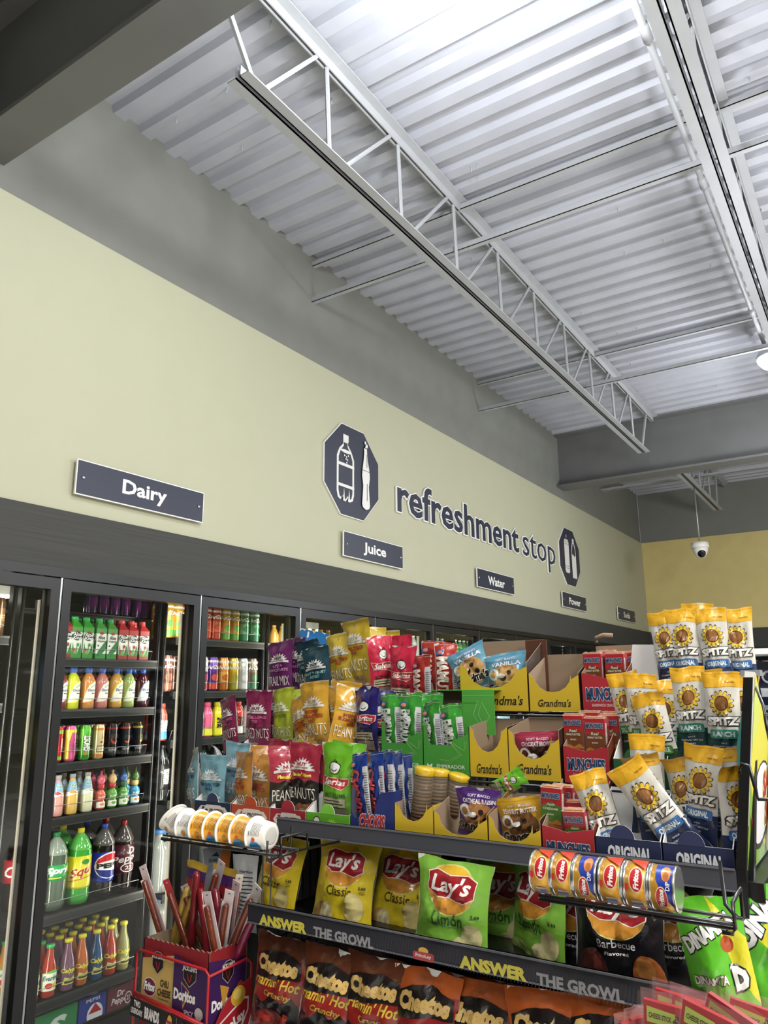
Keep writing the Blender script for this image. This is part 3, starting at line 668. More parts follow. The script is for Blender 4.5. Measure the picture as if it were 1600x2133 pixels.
# --- glass lemonade bottles
def caly(liq, capc, word, lab, evf=False):
    r = .0315; prof = [(r*.85, 0), (r*.98, .008), (r, .06), (r, .10), (r*.85, .125), (r*.5, .16), (r*.42, .185), (r*.42, .198)]
    it = [P([(.15, .0), (.85, .0), (.75, .38), (.5, .26), (.25, .38)], lab), Rc(.25, .06, .75, .16, '2a2a20'), T(word, .5, .66, .85, .30, 'd8cf3a', b=.03, sh=.25)]
    if evf: it = [Rc(0, 0, 1, .85, 'dfe6d0'), P([(0, .85), (.5, 1), (1, .85)], '6aa84a'), E(.35, .25, .16, .14, 'c83a2c'), E(.68, .25, .2, .14, 'e0c040'), T(word, .5, .62, .85, .24, '24506a', sh=.25)]
    return bottle_kind('glass_juice_bottle', prof, liquid(liq), capc, (.0175, .19, .204), (.028, .108, None), it, segs=12)
ck = [('c8862c', '3aa860', 'Everfresh', 1, 'orange juice'), ('9a3220', '3aa860', 'Everfresh', 1, 'red juice'), ('6a4a60', 'd8cc30', 'Calypso', 0, 'purple lemonade'), ('a8592c', 'd8cc30', 'Calypso', 0, 'brown orange lemonade'), ('12406a', 'd8cc30', 'Calypso', 0, 'deep blue lemonade'), ('9a2a1c', 'd8cc30', 'Calypso', 0, 'red lemonade'), ('8a8a58', 'd8cc30', 'Calypso', 0, 'pale green lemonade')]
row([(caly(a, b, w, 'c8c060', e), d+' glass bottle with '+('green' if e else 'yellow')+' cap') for a, b, w, e, d in ck], [73, 108, 145, 173, 203, 231, 258], 2010, .337, .0315, 'b', 'bottle', 'sixth shelf, Dairy bay', 'glass juice bottles on the sixth shelf', back=3, pitch=.07)
# --- twelve packs
def pack(a, b, bg, items, label):
    t = empty('soda_twelve_pack', (0, 0, 0)); y0, y1 = atx(a, 2100, SX-.03).y, atx(b, 2100, SX-.03).y; D = .30; h = .128
    m = MB(); m.box((-D, 0, 0), (0, y1-y0-.004, h), card(bg)); w = y1-y0-.004
    printed(m, items, panel_map((0, 0, 0), (0, w, 0), (0, 0, h)), w/h); printed(m, items, panel_map((0, 0, h), (0, w, 0), (-.13, 0, 0)), w/.13)
    m.build('carton', t); t.location = (SX-.02, y0, .152); tag(t, label, 'drink carton', 'drink cartons on the cooler floor')
    m = MB(); m.box((-.2, w*.3, h), (-.1, w*.7, h+.001), mat('20201f')); m.build('hand_hole', t)
pack(72, 160, '2a8a48', [T('S', .5, .5, .5, .6, 'd8e0d8', b=.05, sh=.3), Rc(.0, .0, 1, .12, '5a9a3a')], 'green twelve pack carton on the bottom shelf, left of the blue one')
pack(162, 218, '2038a0', [E(.6, .4, .3, .35, 'e8e8ec'), P([(.35, .45), (.6, .75), (.85, .45)], 'c02030'), T('PEPSI', .5, .88, .5, .1, 'e8e8ec')], 'blue twelve pack carton on the bottom shelf')
pack(220, 274, '6a2430', [T('Dr', .5, .75, .3, .2, 'e0d8d8', sh=.2), T('Pepper', .5, .5, .7, .26, 'e0d8d8', sh=.2), E(.8, .5, .14, .2, 'e0d8d8'), E(.8, .5, .11, .16, '6a2430'), T('23', .8, .5, .12, .16, 'e0d8d8')], 'maroon twelve pack carton on the bottom shelf, right of the blue one')
# --- bay 3
def ariz(bg, mid, c2, dark=False):
    return can_kind('tall_iced_tea_can', bg, [Rc(0, 0, 1, .2, c2), Rc(.1, .25, .9, .6, mid), Rc(0, .93, 1, 1, 'd8d8d0'), E(.5, .4, .25, .12, c2), T('AriZona', .5, .76, .9, .14, 'f0ece4', '3a3a4a', b=.03, olw=.03)], .034, .185)
A1, A2, A3 = ariz('d8553c', 'd06a4a', 'b0402c'), ariz('d8a83c', 'd08a3a', '5a9a4a'), ariz('5aa078', '80b890', '3a8060')
row([(A2, 'brown tall can'), (A2, 'brown tall can'), (A1, 'red tall iced tea can'), (A1, 'red tall iced tea can'), (A1, 'red tall iced tea can'), (A2, 'yellow tall iced tea can'), (A2, 'yellow tall iced tea can'), (A3, 'green tall iced tea can'), (A3, 'green tall iced tea can')],
    [352, 372, 392, 432, 452, 472, 491, 511, 533], 1300, 1.883, .034, 'c', 'can', 'top shelf right of Dairy bay', 'tall iced tea cans on the top shelf', back=1)
B = [ariz(a, b, c) for a, b, c in (('7a4a40', '5a3a34', '8a5a48'), ('ddd8d0', '4a2a7a', 'a83a4a'), ('5a2a8a', '4a2070', 'c04a3a'), ('c87a2c', 'd09a4a', 'a85a20'), ('c8a82c', 'a88a20', '8a8a30'), ('c8cacc', 'b0b4b8', 'd0d0d0'), ('8a7a68', '6a5a4a', '4a7a60'))]
row([(B[0], 'brown tall can'), (B[0], 'brown tall can'), (B[1], 'white and purple tall can'), (B[2], 'purple tall can'), (B[3], 'orange tall can'), (B[4], 'olive yellow tall can'), (B[5], 'silver tall can'), (B[6], 'brown patterned tall can')],
    [350, 385, 425, 446, 468, 489, 509, 529], 1400, 1.603, .034, 'c', 'can', 'second shelf right of Dairy bay', 'tall cans on the second shelf', back=1)
def prime(bg, low, cap, word='PRIME', wc='141518'):
    r = .0335; prof = [(r*.85, 0), (r, .008), (r*.93, .05), (r, .09), (r*.95, .13), (r*.6, .158), (r*.5, .163)]
    return bottle_kind('hydration_drink_bottle', prof, glossy(bg), cap, (.02, .163, .185), (.008, .14, None), [Rc(0, 0, 1, .3, low), T(word, .55, .5, .85*.62, .42, wc, b=.05, rot=90)], segs=12)
pr = [(prime('c84030', '3a78b0', 'a8302c', 'PRIME', 'e8e8e8'), 'tricolour hydration drink bottle'), (prime('dcdcd8', 'c8c8c4', '2a2a2a'), 'white hydration drink bottle'), (prime('d8608a', 'd8cf3c', 'd8507a', ''), 'pink and yellow drink bottle'), (prime('d8cf2a', 'd8cf2a', 'c8bf2a'), 'yellow hydration drink bottle'), (prime('b0487a', 'a04070', 'a04070'), 'magenta drink bottle'), (prime('c03028', 'd8d8d8', 'a82820'), 'red and white hydration drink bottle'), (prime('d0d0cc', 'b0b0ac', '202020'), 'silver hydration drink bottle')]
row(pr, [340, 417, 435, 456, 477, 499, 520], 1500, 1.358, .0335, 'b', 'bottle', 'third shelf right of Dairy bay', 'hydration drinks on the third shelf', back=1)
def water(bg, cap, lab, word='', wc='e8e8e8', r=.034, h=.24, name='water_bottle'):
    prof = [(r*.85, 0), (r, .008), (r*.95, h*.3), (r, h*.4), (r, h*.68), (r*.6, h*.85), (r*.4, h*.92), (r*.4, h*.95)]
    return bottle_kind(name, prof, liquid(bg), cap, (r*.45, h*.94, h), (h*.2, h*.66, lab), [T(word, .5, .5, .9*.62, .5, wc, rot=90)] if word else [], segs=12)
ess = water('16181b', '101113', '141518', 'essentia', 'dcdcdc', .042, .27)
row([(ess, 'black label water bottle')]*6, [338, 366, 420, 450, 480, 510], 1640, 1.063, .042, 'b', 'bottle', 'fourth shelf right of Dairy bay', 'black label water bottles', back=1, jit=1)
jug = water('6f7270', '3a6aa8', None, '', r=.075, h=.29, name='water_jug')
row([(jug, 'large pale water jug')]*4, [335, 385, 440, 495], 1800, .623, .075, 'b', 'jug', 'fifth shelf right of Dairy bay', 'water jugs', back=0, jit=1)
row([(jug, 'large pale water jug')]*4, [330, 380, 440, 495], 2000, .303, .075, 'b', 'jug', 'lowest shelf right of Dairy bay', 'water jugs on the lowest shelf', back=0, jit=1)
# --- leftmost bay
wb = water('4a6a70', '2a62b8', '3a80a8'); wt = water('9ab0b4', '2a62b8', '5a90c0', 'water', 'e8f0f4')
cb = can_kind('coffee_can', '6a4a30', [Rc(0, .2, 1, .8, '7a5a3c'), T('COFFEE', .5, .5, .7, .2, 'c8a878')], .033, .165)
yb = can_kind('yellow_can', 'b8a428', [T('TEA', .5, .5, .6, .3, '2a2a1a')], .03, .16); db = water('2a2220', '8a2020', '7a2020')
def ybay(k, ys): return [Y0+PI_*k+v for v in ys]
def simple(t, k, n, z, desc, where, cat='bottle', x=-.26, dy=.08, a=.07, back=0, p=.08):
    for i in range(n):
        for b in range(back+1):
            put1(t, x-b*p, Y0+PI_*k+a+i*dy, z, '%s, %s from left, %s' % (desc, ORD[i], where) if not b else '%s, behind the front one, %s' % (desc, where), cat, '%s, %s' % (desc, where))
L1 = 'leftmost cooler bay'
simple(cb, -1, 9, 1.843, 'brown coffee can', 'top shelf of the '+L1, 'can', dy=.08, a=.05, back=1); simple(wb, -1, 4, 1.563, 'teal water bottle', 'second shelf of the '+L1); simple(wt, -1, 4, 1.563, 'pale water bottle', 'second shelf of the '+L1, a=.38)
simple(yb, -1, 9, 1.303, 'yellow tea can', 'third shelf of the '+L1, 'can'); simple(ess, -1, 7, 1.003, 'black label water bottle', 'fourth shelf of the '+L1, dy=.095); simple(db, -1, 8, .603, 'dark cola bottle', 'fifth shelf of the '+L1)
# --- bays farther along, seen above and through the snack rack
amb = water('a8823c', 'b8862c', None, r=.032, h=.2, name='amber_bottle'); brn = water('7a3c28', 'b84a3c', None, r=.032, h=.2, name='brown_bottle'); clr = water('b0b8b4', 'd8d8d8', '8ab0c0', r=.032, h=.22); grn = water('5a8a58', 'd0d8d0', '3a7a4a', r=.032, h=.22)
nm = ['fourth', 'fifth', 'sixth', 'seventh', 'eighth']
for k, (u, l) in enumerate([((amb, 'amber bottle'), (brn, 'brown bottle')), ((clr, 'clear water bottle'), (amb, 'amber bottle')), ((clr, 'clear water bottle'), (grn, 'green bottle')), ((grn, 'green bottle'), (clr, 'clear water bottle')), ((clr, 'clear water bottle'), (grn, 'green bottle'))]):
    w = nm[k]+' cooler bay'; kk = k+2
    for z, n in ((1.80, 'top'), (1.50, 'second'), (1.2, 'third')): shelf(kk, z, n+' black shelf in the '+w, fence=False)
    for (t, d), z, n in ((u, 1.803, 'top'), (l, 1.503, 'second'), (u, 1.203, 'third')):
        simple(t, kk, 8, z, d, n+' shelf of the '+w)
# ================================================================ THE SNACK RACK: frame, shelves, cartons
M_rk = mat('0f1012', .35, 0, .2, kind='rackblack'); M_strip = mat('4a4c54', .35, .2, kind='shelfstrip'); BR = mat('8a7660', .8, kind='brownboard'); WB = mat('dcdcd8', .7, kind='whiteboard')
XL, XRR = 1.504, 2.66
def plain(mb, name, label, cat, group=None): return tag(mb.build(name), label, cat, group)
t = empty('snack_rack', (2.08, 1.9, 0)); tag(t, 'tall black metal snack rack standing in the aisle in front of the coolers', 'rack')
def rk(name, f, mt=M_rk):
    m = MB(); f(m); o = m.build(name, t); o.location = (-2.08, -1.9, 0); return o
rk('back_panel', lambda m: m.box((1.12, 1.93, .1), (XRR, 1.95, 1.22), M_rk))
def bar_(m, a, b, wx, wy):
    a, b = V(a), V(b); q = [V((dx, dy, 0)) for dx, dy in ((0, 0), (wx, 0), (wx, wy), (0, wy))]
    m.add([a+k for k in q]+[b+k for k in q], [(0, 3, 2, 1), (4, 5, 6, 7), (0, 1, 5, 4), (1, 2, 6, 5), (2, 3, 7, 6), (3, 0, 4, 7)], M_rk)
ua, ub = at(1544, 1850, 1.71), at(1552, 1408, 1.79)
rk('upright', lambda m: bar_(m, ua, ub, .022, .03)); rk('upright', lambda m: m.box((2.69, 1.95, 0), (2.715, 1.99, 1.55), M_rk))
rk('upright_cap', lambda m: m.box((ub.x-.008, ub.y-.004, ub.z), (ub.x+.03, ub.y+.035, ub.z+.012), mat('7f8288', .4)))
rk('upright', lambda m: m.box((1.12, 1.88, 0), (1.15, 1.93, 1.2), M_rk))
rk('base', lambda m: m.box((1.15, 1.5, 0), (2.66, 2.3, .12), M_rk))
for y, z, n in ((1.83, 1.385, 0), (1.98, 1.545, 1)):
    def wires(m):
        for k in range(9): m.tube([(1.12+.195*k, y, z), (1.12+.195*k, y+.24, z)], .003, M_rk, 6)
        for dy in (.0, .12, .24): m.tube([(1.11, y+dy, z-.003), (2.69, y+dy, z-.003)], .0035, M_rk, 6)
        for x in (1.15, 1.9, 2.64): m.tube([(x, y+.2, z-.003), (x, y+.2, 1.22)], .005, M_rk, 6)
    rk('wire_tier', wires)
def shelf_strip(y, x0, x1, z0, z1, deck, label, items=()):
    cx = (x0+x1)/2; rack = t; sh = rk('shelf', lambda m: m.box((x0-deck[0], y+.012, z0), (x1, y+deck[1], z0+.006), M_rk)); sh['label'] = label
    def loc_(o): o.location = (cx, y, z0)
    m = MB(); m.box((x0-cx, 0, 0), (x1-cx, .006, z1-z0), M_strip if not items else mat('26262e', .4)); m.box((x0-cx, -.003, z1-z0-.004), (x1-cx, .006, z1-z0), mat('6a6c74', .3, .3)); m.box((x0-cx, -.003, 0), (x1-cx, .006, .003), mat('6a6c74', .3, .3))
    if items: printed(m, items, panel_map((x0-cx, -.0005, .003), (x1-x0, 0, 0), (0, 0, z1-z0-.007)), (x1-x0)/(z1-z0-.007))
    loc_(m.build('price_strip', sh)); return sh
shelf_strip(1.68, XL, XRR, 1.233, 1.275, (.36, .60), 'top shelf with plain blank grey price strip')
def growl(u0, w):
    return [T('ANSWER', u0+w*.24, .55, w*.44, .62, 'cfc23c', b=.06), T('THE GROWL', u0+w*.77, .50, w*.50, .58, '8f8f92', b=.045)]
it = []
for i in range(0, 150): 
    u = i/150; it.append(P([(u, .0), (u+.0012, 0), (u+.008, .95), (u+.0068, .95)], '34343e'))
it += growl(.055, .30)+growl(.545, .30)+[E(.475, .68, .011, .18, 'd8a83c'), pill(.452, .2, .498, .62, .006, .1, 'b03a40'), T('FritoLay', .475, .42, .034, .22, 'e6d8d0')]
shelf_strip(1.58, 1.50, 2.64, 1.036, 1.083, (0, .35), 'shelf with dark price strip printed with large slogan words', it)
shelf_strip(1.50, 1.50, 2.64, .752, .79, (0, .42), 'bottom shelf')
# yellow sign panel on the right side
a, b = at(1550, 1790, 1.70), at(1572, 1400, 1.70)
m = MB(); O = V((a.x, 1.70, a.z-.035)); Wv = V((b.x-a.x, 0, b.z-a.z+.035)); Uv = V((0, 1.0, 0)); w_, h_ = 1.0, Wv.length
mx = (Uv, Wv)
PO = [(0, 0), (1, 0), (1, .50), (.40, .52), (.25, .60), (.17, .72), (.11, .84), (.05, .94), (.015, .995), (0, 1)]
m.prism(PO, O, Uv, Wv, .018, mat('d8d4c8', .4), M_rk, mat('e4e4e0', .4))
printed(m, [P([(.004+.99*u, .01+.985*v) for u, v in PO], 'd9d23a'), P([(0.005, .0), (.005, .45), (.12, .2), (.3, 0)], '7fae3a'), P([(.005, .98), (.05, .90), (.10, .78), (.05, .70), (.005, .6)], 'c8d860'), E(.17, .30, .13, .23, '2a2a26'), E(.165, .31, .118, .21, 'e4e6ee'), T('SABOR', .30, .44, .25, .15, 'b8352c', 'e8d83a', rot=10, b=.06),
            T('SON', .30, .27, .16, .15, 'b8352c', 'e8d83a', rot=10, b=.06), P([(.05, .02), (.02, .3), (.1, .1)], 'c04030')], panel_map(O, Uv, Wv), w_/h_)
plain(m, 'advertising_panel', 'yellow printed advertising panel on the right side of the snack rack', 'sign')
m = MB(); m.box((a.x-.006, 1.70, a.z-.075), (a.x+.03, 2.7, a.z-.04), M_rk); bar_(m, (a.x-.026, 1.685, a.z-.10), (b.x-.022, 1.70, b.z-.01), .018, .02); bar_(m, (a.x-.024, 1.68, a.z-.10), (a.x-.022, 1.685, a.z-.02), .026, .02)
plain(m, 'panel_frame', 'black metal frame holding the yellow advertising panel', 'frame')
m = MB(); p = [at(1541, 1612, 1.62), at(1545, 1590, 1.62), at(1560, 1595, 1.62), at(1573, 1640, 1.62), at(1580, 1665, 1.62), at(1620, 1665, 1.62)]
m.tube(p, .0035, M_rk, 8); p = [at(1562, 1432, 1.75), at(1574, 1430, 1.72), at(1590, 1470, 1.66), at(1600, 1520, 1.6)]; m.tube(p, .003, M_rk, 8)
plain(m, 'wire_hook', 'bent black wire hooks in front of the yellow advertising panel', 'hook')

# ---- carton builder: open display boxes.  all at x0..x1, front plane y=D, base z
def carton(name, x0, x1, D, z, front, side, hb, outer, label, items=(), inner=BR, depth=.13, tab=None, group=None, cat='carton', it_h=None, sidec=None, lidc=None):
    """front: list of (u, height) outline of the front panel top; side: (height front, height back)"""
    w = x1-x0; t = MB(); oc = card(outer); th = .002; sc = card(sidec) if sidec else oc
    pts = [(0, 0), (w, 0)]+[(u*w, hh) for u, hh in reversed(front)]
    t.prism(pts, (0, 0, 0), (1, 0, 0), (0, 0, 1), th, oc, inner, inner)
    if tab: 
        cx, r, tc, z0 = tab; t.prism([(cx*w+r*cos(pi*k/14), z0+r*1.05*sin(pi*k/14)) for k in range(15)], (0, -.0006, 0), (1, 0, 0), (0, 0, 1), .0012, card(tc), inner, WB)
    hf, hbk = side[0], side[1]; sp = side[2] if len(side) > 2 else [(0, hf), (depth, hbk)]
    spts = [(0, 0), (depth, 0)]+list(reversed(sp))
    t.prism(spts, (w, .001, 0), (0, 1, 0), (0, 0, 1), th, sc, inner, inner)
    t.prism([(depth-a, b) for a, b in spts][::-1], (0, depth+.001, 0), (0, -1, 0), (0, 0, 1), th, sc, inner, inner)
    t.box((th, depth-th, 0), (w-th, depth, hb), inner); t.box((th, th, 0), (w-th, depth, .002), inner)
    if lidc: t.box((0, .0, hb), (w, depth, hb+.002), card(lidc))
    H = it_h or max(h for _, h in front)
    printed(t, list(items), panel_map((0, -.0002, 0), (w, 0, 0), (0, 0, H)), w/H)
    o = t.build(name, loc=(x0, D, z)); return tag(o, label, cat, group)
Z1, Z2, Z3 = 1.2415, 1.392, 1.552
def nutbox(x0, x1, D, z, col, g, label, tabc=None, hf=.052, hb=.13):
    w = x1-x0
    pl = [(.18, .60), (.30, .60), (.33, .66), (.72, .66), (.76, .60), (.84, .60), (.94, .36), (.82, .12), (.18, .12), (.08, .36)]
    it = [P([(a, b*1.25-.0) for a, b in pl], 'ded6cc')]
    if g: it += [T(g, .29, .46, .17, .48, col if g != '5g' else '1f3050', b=.05), T('PROTEIN', .62, .52, .38, .22, '3a2a28', b=.03), T('PER SERVING', .62, .3, .4, .12, '3a2a28')]
    else: it = [E(.25, .5, .09, .34, '14160f'), E(.25, .5, .075, .29, 'e8ece0'), T('SALT & LIME', .68, .28, .32, .24, '1c2418'), burst(.6, .4, .14, .4, '9ad84a', 7), P([(.84, .2), (.93, .6), (.98, .2)], 'c8c83a')]
    return carton('nut_display_box', x0, x1-.002, D, z, [(0, hf), (1, hf)], (hf, hb), hb, col, label, it, WB, .13, (.5, .024, tabc or col, hf-.001), 'nut display boxes')
nutbox(1.162, 1.312, 1.70, Z1, '22304e', '5g', 'dark blue 5g protein nut display box at the left end of the front tier', '3a3f5c')
nutbox(1.314, 1.462, 1.70, Z1, 'c04a28', '4g', 'orange red 4g protein nut display box between the blue and red boxes')
nutbox(1.463, 1.589, 1.70, Z1, 'a82434', '7g', 'dark red 7g protein nut display box left of the green box')
nutbox(1.590, 1.736, 1.70, Z1, '5cb020', '', 'bright green salt and lime nut display box on the front tier', '74c832')
X = lambda px, py, D: at(px, py, D).x
nutbox(X(503, 1570, 1.85), X(597, 1580, 1.85), 1.85, Z2, '7a1c44', '5g', 'magenta nut display box on the middle tier', '8a2450')
nutbox(X(598, 1560, 1.85), X(655, 1560, 1.85), 1.85, Z2, 'd08a2c', '6g', 'orange nut display box with green round tab on the middle tier', 'a8b82c')
nutbox(X(657, 1560, 1.85), X(745, 1560, 1.85), 1.85, Z2, 'a83a1c', '7g', 'rust red nut display box with orange side on the middle tier', 'a83018')
nutbox(X(556, 1420, 2.0), X(640, 1420, 2.0), 2.0, Z3-.02, '4a1450', '5g', 'purple nut display box on the top tier', '4a1450')
nutbox(X(642, 1420, 2.0), X(770, 1420, 2.0), 2.0, Z3-.02, 'a83a1c', '6g', 'rust coloured nut display box hidden behind the top tier bags')
# U-cut cartons for cookies
def ucut(hl, hr, low, a=.10, b=.85, n=8):
    p = [(0, hl), (a, hl-.012)]
    for k in range(n+1):
        q = pi+pi*k/n*1.0; p.append(((a+b)/2+(b-a)/2*cos(q), low+ (hl*.45)*(1+sin(q))))
    p += [(b, hr-.012), (1, hr)]; return p
def gbox(x0, x1, D, z, label, hl=.085, hr=.085, low=.034, hb=.12, word="Grandma's", wy=.2, fill='d4b01c', side='3a241a', depth=.14, wx=.5):
    H = max(hl, hr)
    return carton('cookie_display_box', x0+.001, x1-.001, D, z, ucut(hl, hr, low), (hl, hb), hb, fill, label, [T(word, wx, wy, .66, .20, '2a1c14', 'e8d048', b=.02, sh=.25, olw=.02)] if word else [], BR, depth, group='yellow cookie cartons', sidec=side)
gbox(1.873, 1.984, 1.70, Z1, 'yellow open carton of cookie rolls on the front tier', .095, .095, .055, .10, '', side='c8a41c')
gbox(1.986, 2.129, 1.70, Z1, 'yellow open carton holding the purple cookie bag on the front tier', .085, .075, .034, .13, '', side='8a5a20')
gbox(2.131, 2.260, 1.70, Z1, 'yellow open carton holding the gold cookie bag on the front tier', .085, .065, .034, .12, '')
gbox(X(980, 1615, 1.85), X(1061, 1615, 1.85), 1.85, Z2, 'empty yellow open cookie carton on the middle tier', .13, .12, .065, .14, wy=.17, hr=.13) if 0 else gbox(X(980, 1615, 1.85), X(1061, 1615, 1.85), 1.85, Z2, 'empty yellow open cookie carton on the middle tier, right of the green ones', .125, .125, .062, .14, wy=.17)
gbox(X(1062, 1622, 1.85), X(1170, 1622, 1.85), 1.85, Z2, 'yellow open carton holding the red brownie bag on the middle tier', .12, .10, .05, .145, wy=.22)
gbox(X(960, 1478, 2.0), X(1102, 1478, 2.0), 2.0, Z3, 'wide yellow open carton holding two light blue cookie bags on the top tier', .13, .12, .062, .20, wy=.22, wx=.60)
gbox(X(1104, 1478, 2.0), X(1210, 1478, 2.0), 2.0, Z3, 'empty yellow open cookie carton on the top tier', .10, .095, .05, .155, wy=.22)
# mint green cookie cartons
def green(x0, x1, label, H, low, tall=None):
    it = [T('EMPERADOR', .6, .16, .62, .075, 'd8e4cc', b=.02), P([(.07, .10), (.07, .21), (.13, .17), (.19, .21), (.19, .10), (.15, .10), (.13, .13), (.11, .10)], 'e4ecdc')]
    for s_ in (.0, .05): it += [ribbon([(.35+s_, .30), (.55, .22+s_), (.85-s_, .40), (.60, .62)], .006, .8, '9ad080'), ribbon([(.62+s_, .62), (.90, .48), (.96-s_, .66)], .006, .8, '9ad080')]
    it = [i for i in it if max(q[1] for q in i[1]) < .62] if 0 else it[:2]+it[2:]
    o = carton('mint_cookie_box', x0+.001, x1-.001, 1.85, Z2, [(0, H), (.06, H), (.08, low+.02), (.14, low), (.62, low), (.68, low+.025), (.72, H*.72), (1, H*.86)], (H, H), H, '3f9a30', label, it, mat('4a5a3a', .8), .13, group='green mint cookie cartons', it_h=.13)
    return o
green(X(795, 1590, 1.85), X(882, 1600, 1.85), 'green open mint cookie carton on the middle tier, left one', .13, .075)
green(X(883, 1600, 1.85), X(979, 1610, 1.85), 'green open mint cookie carton on the middle tier, right one with tall lid', .125, .075)
m = MB(); x0, x1 = X(963, 1480, 1.95), X(1030, 1480, 1.95); z0, z1 = at(990, 1530, 1.95).z, at(990, 1437, 1.95).z
m.box((x0, 1.95, z0), (x1, 1.953, z1), card('4aa838')); m.box((x0-.1, 1.953, z1-.002), (x1, 2.0, z1), card('4aa838')); m.box((x0-.1, 1.99, z0), (x0, 1.995, z1), mat('5a5040', .8))
printed(m, [Rc(0, .86, 1, .88, '6ac050'), ribbon([(.5, .75), (.35, .45), (.6, .1), (.85, .4), (.62, .72), (.5, .45), (.66, .2)], .012, .8, 'a0d888'), Rc(0, .70, .5, .71, '2f7a24')], panel_map((x0, 1.95, z0), (x1-x0, 0, 0), (0, 0, z1-z0)), (x1-x0)/(z1-z0))
plain(m, 'carton_lid', 'raised bright green carton lid behind the mint cookie bags', 'carton')
# blue cookie carton
carton('blue_cookie_box', 1.738, 1.871, 1.70, Z1, [(0, .075), (.06, .055), (.1, .05), (.52, .05), (.58, .08), (.7, .115), (1, .12)], (.12, .12), .12, '1c2c74', 'dark blue open cookie carton on the front tier, right of the green nut box', [T('CHOKIS', .5, .36, .6, .3, 'b8302c', 'd8c8d8', b=.05, sh=.2, olw=.04)], mat('3a3a50', .8), .12)
# sandwich cracker cartons
def mbox(x0, x1, D, label, hf, z, hw=.5, jal=False):
    carton('cracker_display_box', x0+.001, x1-.001, D, z, [(0, hf), (.25, hf*.94), (.5, hf*.86), (.75, hf*.94), (1, hf)], (hf*1.0, .16), .16 if jal is False else .1, 'b0202c', label,
           [T('MUNCHIES', .5, hw, .84, .34, '24426a', 'dfe6ec', b=.05, olw=.035), T('SANDWICH CRACKERS', .5, hw-.28, .6, .07, 'e8c8c0')], BR, .14, group='red cracker cartons', sidec='7a3018')
mbox(X(1176, 1620, 1.85), X(1272, 1625, 1.85), 1.85, 'red cracker carton on the middle tier', .085, Z2)
mbox(2.262, 2.381, 1.70, 'red cracker carton holding green packets on the front tier', .075, Z1, .42, True)
mbox(X(1214, 1460, 2.0), X(1310, 1465, 2.0), 2.0, 'red cracker carton on the top tier beside the white flap', .10, Z3, .45)
m = MB(); p0 = at(1241, 1346, 2.1); p1 = at(1327, 1343, 2.1); m.box((p0.x, 2.10, 1.56), (p1.x, 2.103, p0.z), BR); c = at(1243, 1340, 2.1)
m.tube([c, c+V((.0, 0, .015)), c+V((.02, 0, .022)), c+V((.045, 0, .02))], .006, BR, 8); plain(m, 'torn_carton_flap', 'torn brown cardboard flap standing behind the top cracker packets', 'carton')
m = MB(); p0 = at(1308, 1343, 2.06); p1 = at(1395, 1343, 2.06); q = at(1300, 1420, 2.06); m.prism([(p0.x+.012, p0.z), (p0.x-.005, q.z), (p0.x-.005, 1.56), (p1.x, 1.56), (p1.x, p1.z)][::-1], (0, 2.06, 0), (1, 0, 0), (0, 0, 1), .003, WB); plain(m, 'white_carton_flap', 'plain white cardboard flap behind the dill seed bags', 'carton')
m = MB(); p0 = at(1094, 1334, 2.12); p1 = at(1138, 1334, 2.12); m.box((p0.x, 2.12, 1.58), (p1.x, 2.123, p0.z), card('5a2f1c')); e = at(1112, 1398, 2.12); printed(m, [E(.42, .34, .22, .08, 'd8b82c'), T('BIG', .42, .34, .25, .05, '2a1c14')], panel_map((p0.x, 2.12, 1.58), (p1.x-p0.x, 0, 0), (0, 0, p0.z-1.58)), .4); plain(m, 'brown_carton_side', 'dark brown carton side panel with a yellow disc, top tier', 'carton')
# seed cartons
def sbox(x0, x1, D, z, col, label, hf=.064, word='ORIGINAL'):
    carton('seed_display_box', x0+.001, x1-.001, D, z, [(0, hf), (1, hf)], (hf, .15), .15, col, label, [T(word, .52, .55, .68, .44, 'dfe2e6', b=.05)] if word else [], WB, .13, (.42, .026, '2a335e' if word else col, hf-.001), 'sunflower seed cartons')
sbox(2.383, 2.520, 1.70, Z1, '1c2850', 'navy seed carton on the front tier, left of the two')
sbox(2.522, 2.658, 1.70, Z1, '1c2850', 'navy seed carton at the right end of the front tier')
sbox(X(1278, 1600, 1.85), X(1392, 1600, 1.85), 1.85, Z2, '1f5a30', 'dark green seed carton on the middle tier', word='', hf=.06)
sbox(X(1394, 1600, 1.85), X(1535, 1600, 1.85), 1.85, Z2, '1f7a70', 'teal seed carton on the middle tier', word='', hf=.05)
m = MB(); p = [at(1545, 1490, 1.88), at(1520, 1640, 1.84), at(1548, 1640, 1.84), at(1556, 1450, 1.88)]; m.add(p+[q+V((.004, .02, 0)) for q in p], [(0, 1, 2, 3), (7, 6, 5, 4), (0, 4, 5, 1), (1, 5, 6, 2), (2, 6, 7, 3), (3, 7, 4, 0)], card('2a8a80')); plain(m, 'teal_carton_side', 'sloping teal carton side beside the ranch seed bags', 'carton')
sbox(X(1372, 1450, 2.0), X(1545, 1450, 2.0), 2.0, Z3, '1c2850', 'navy seed carton on the top tier', word='', hf=.04)
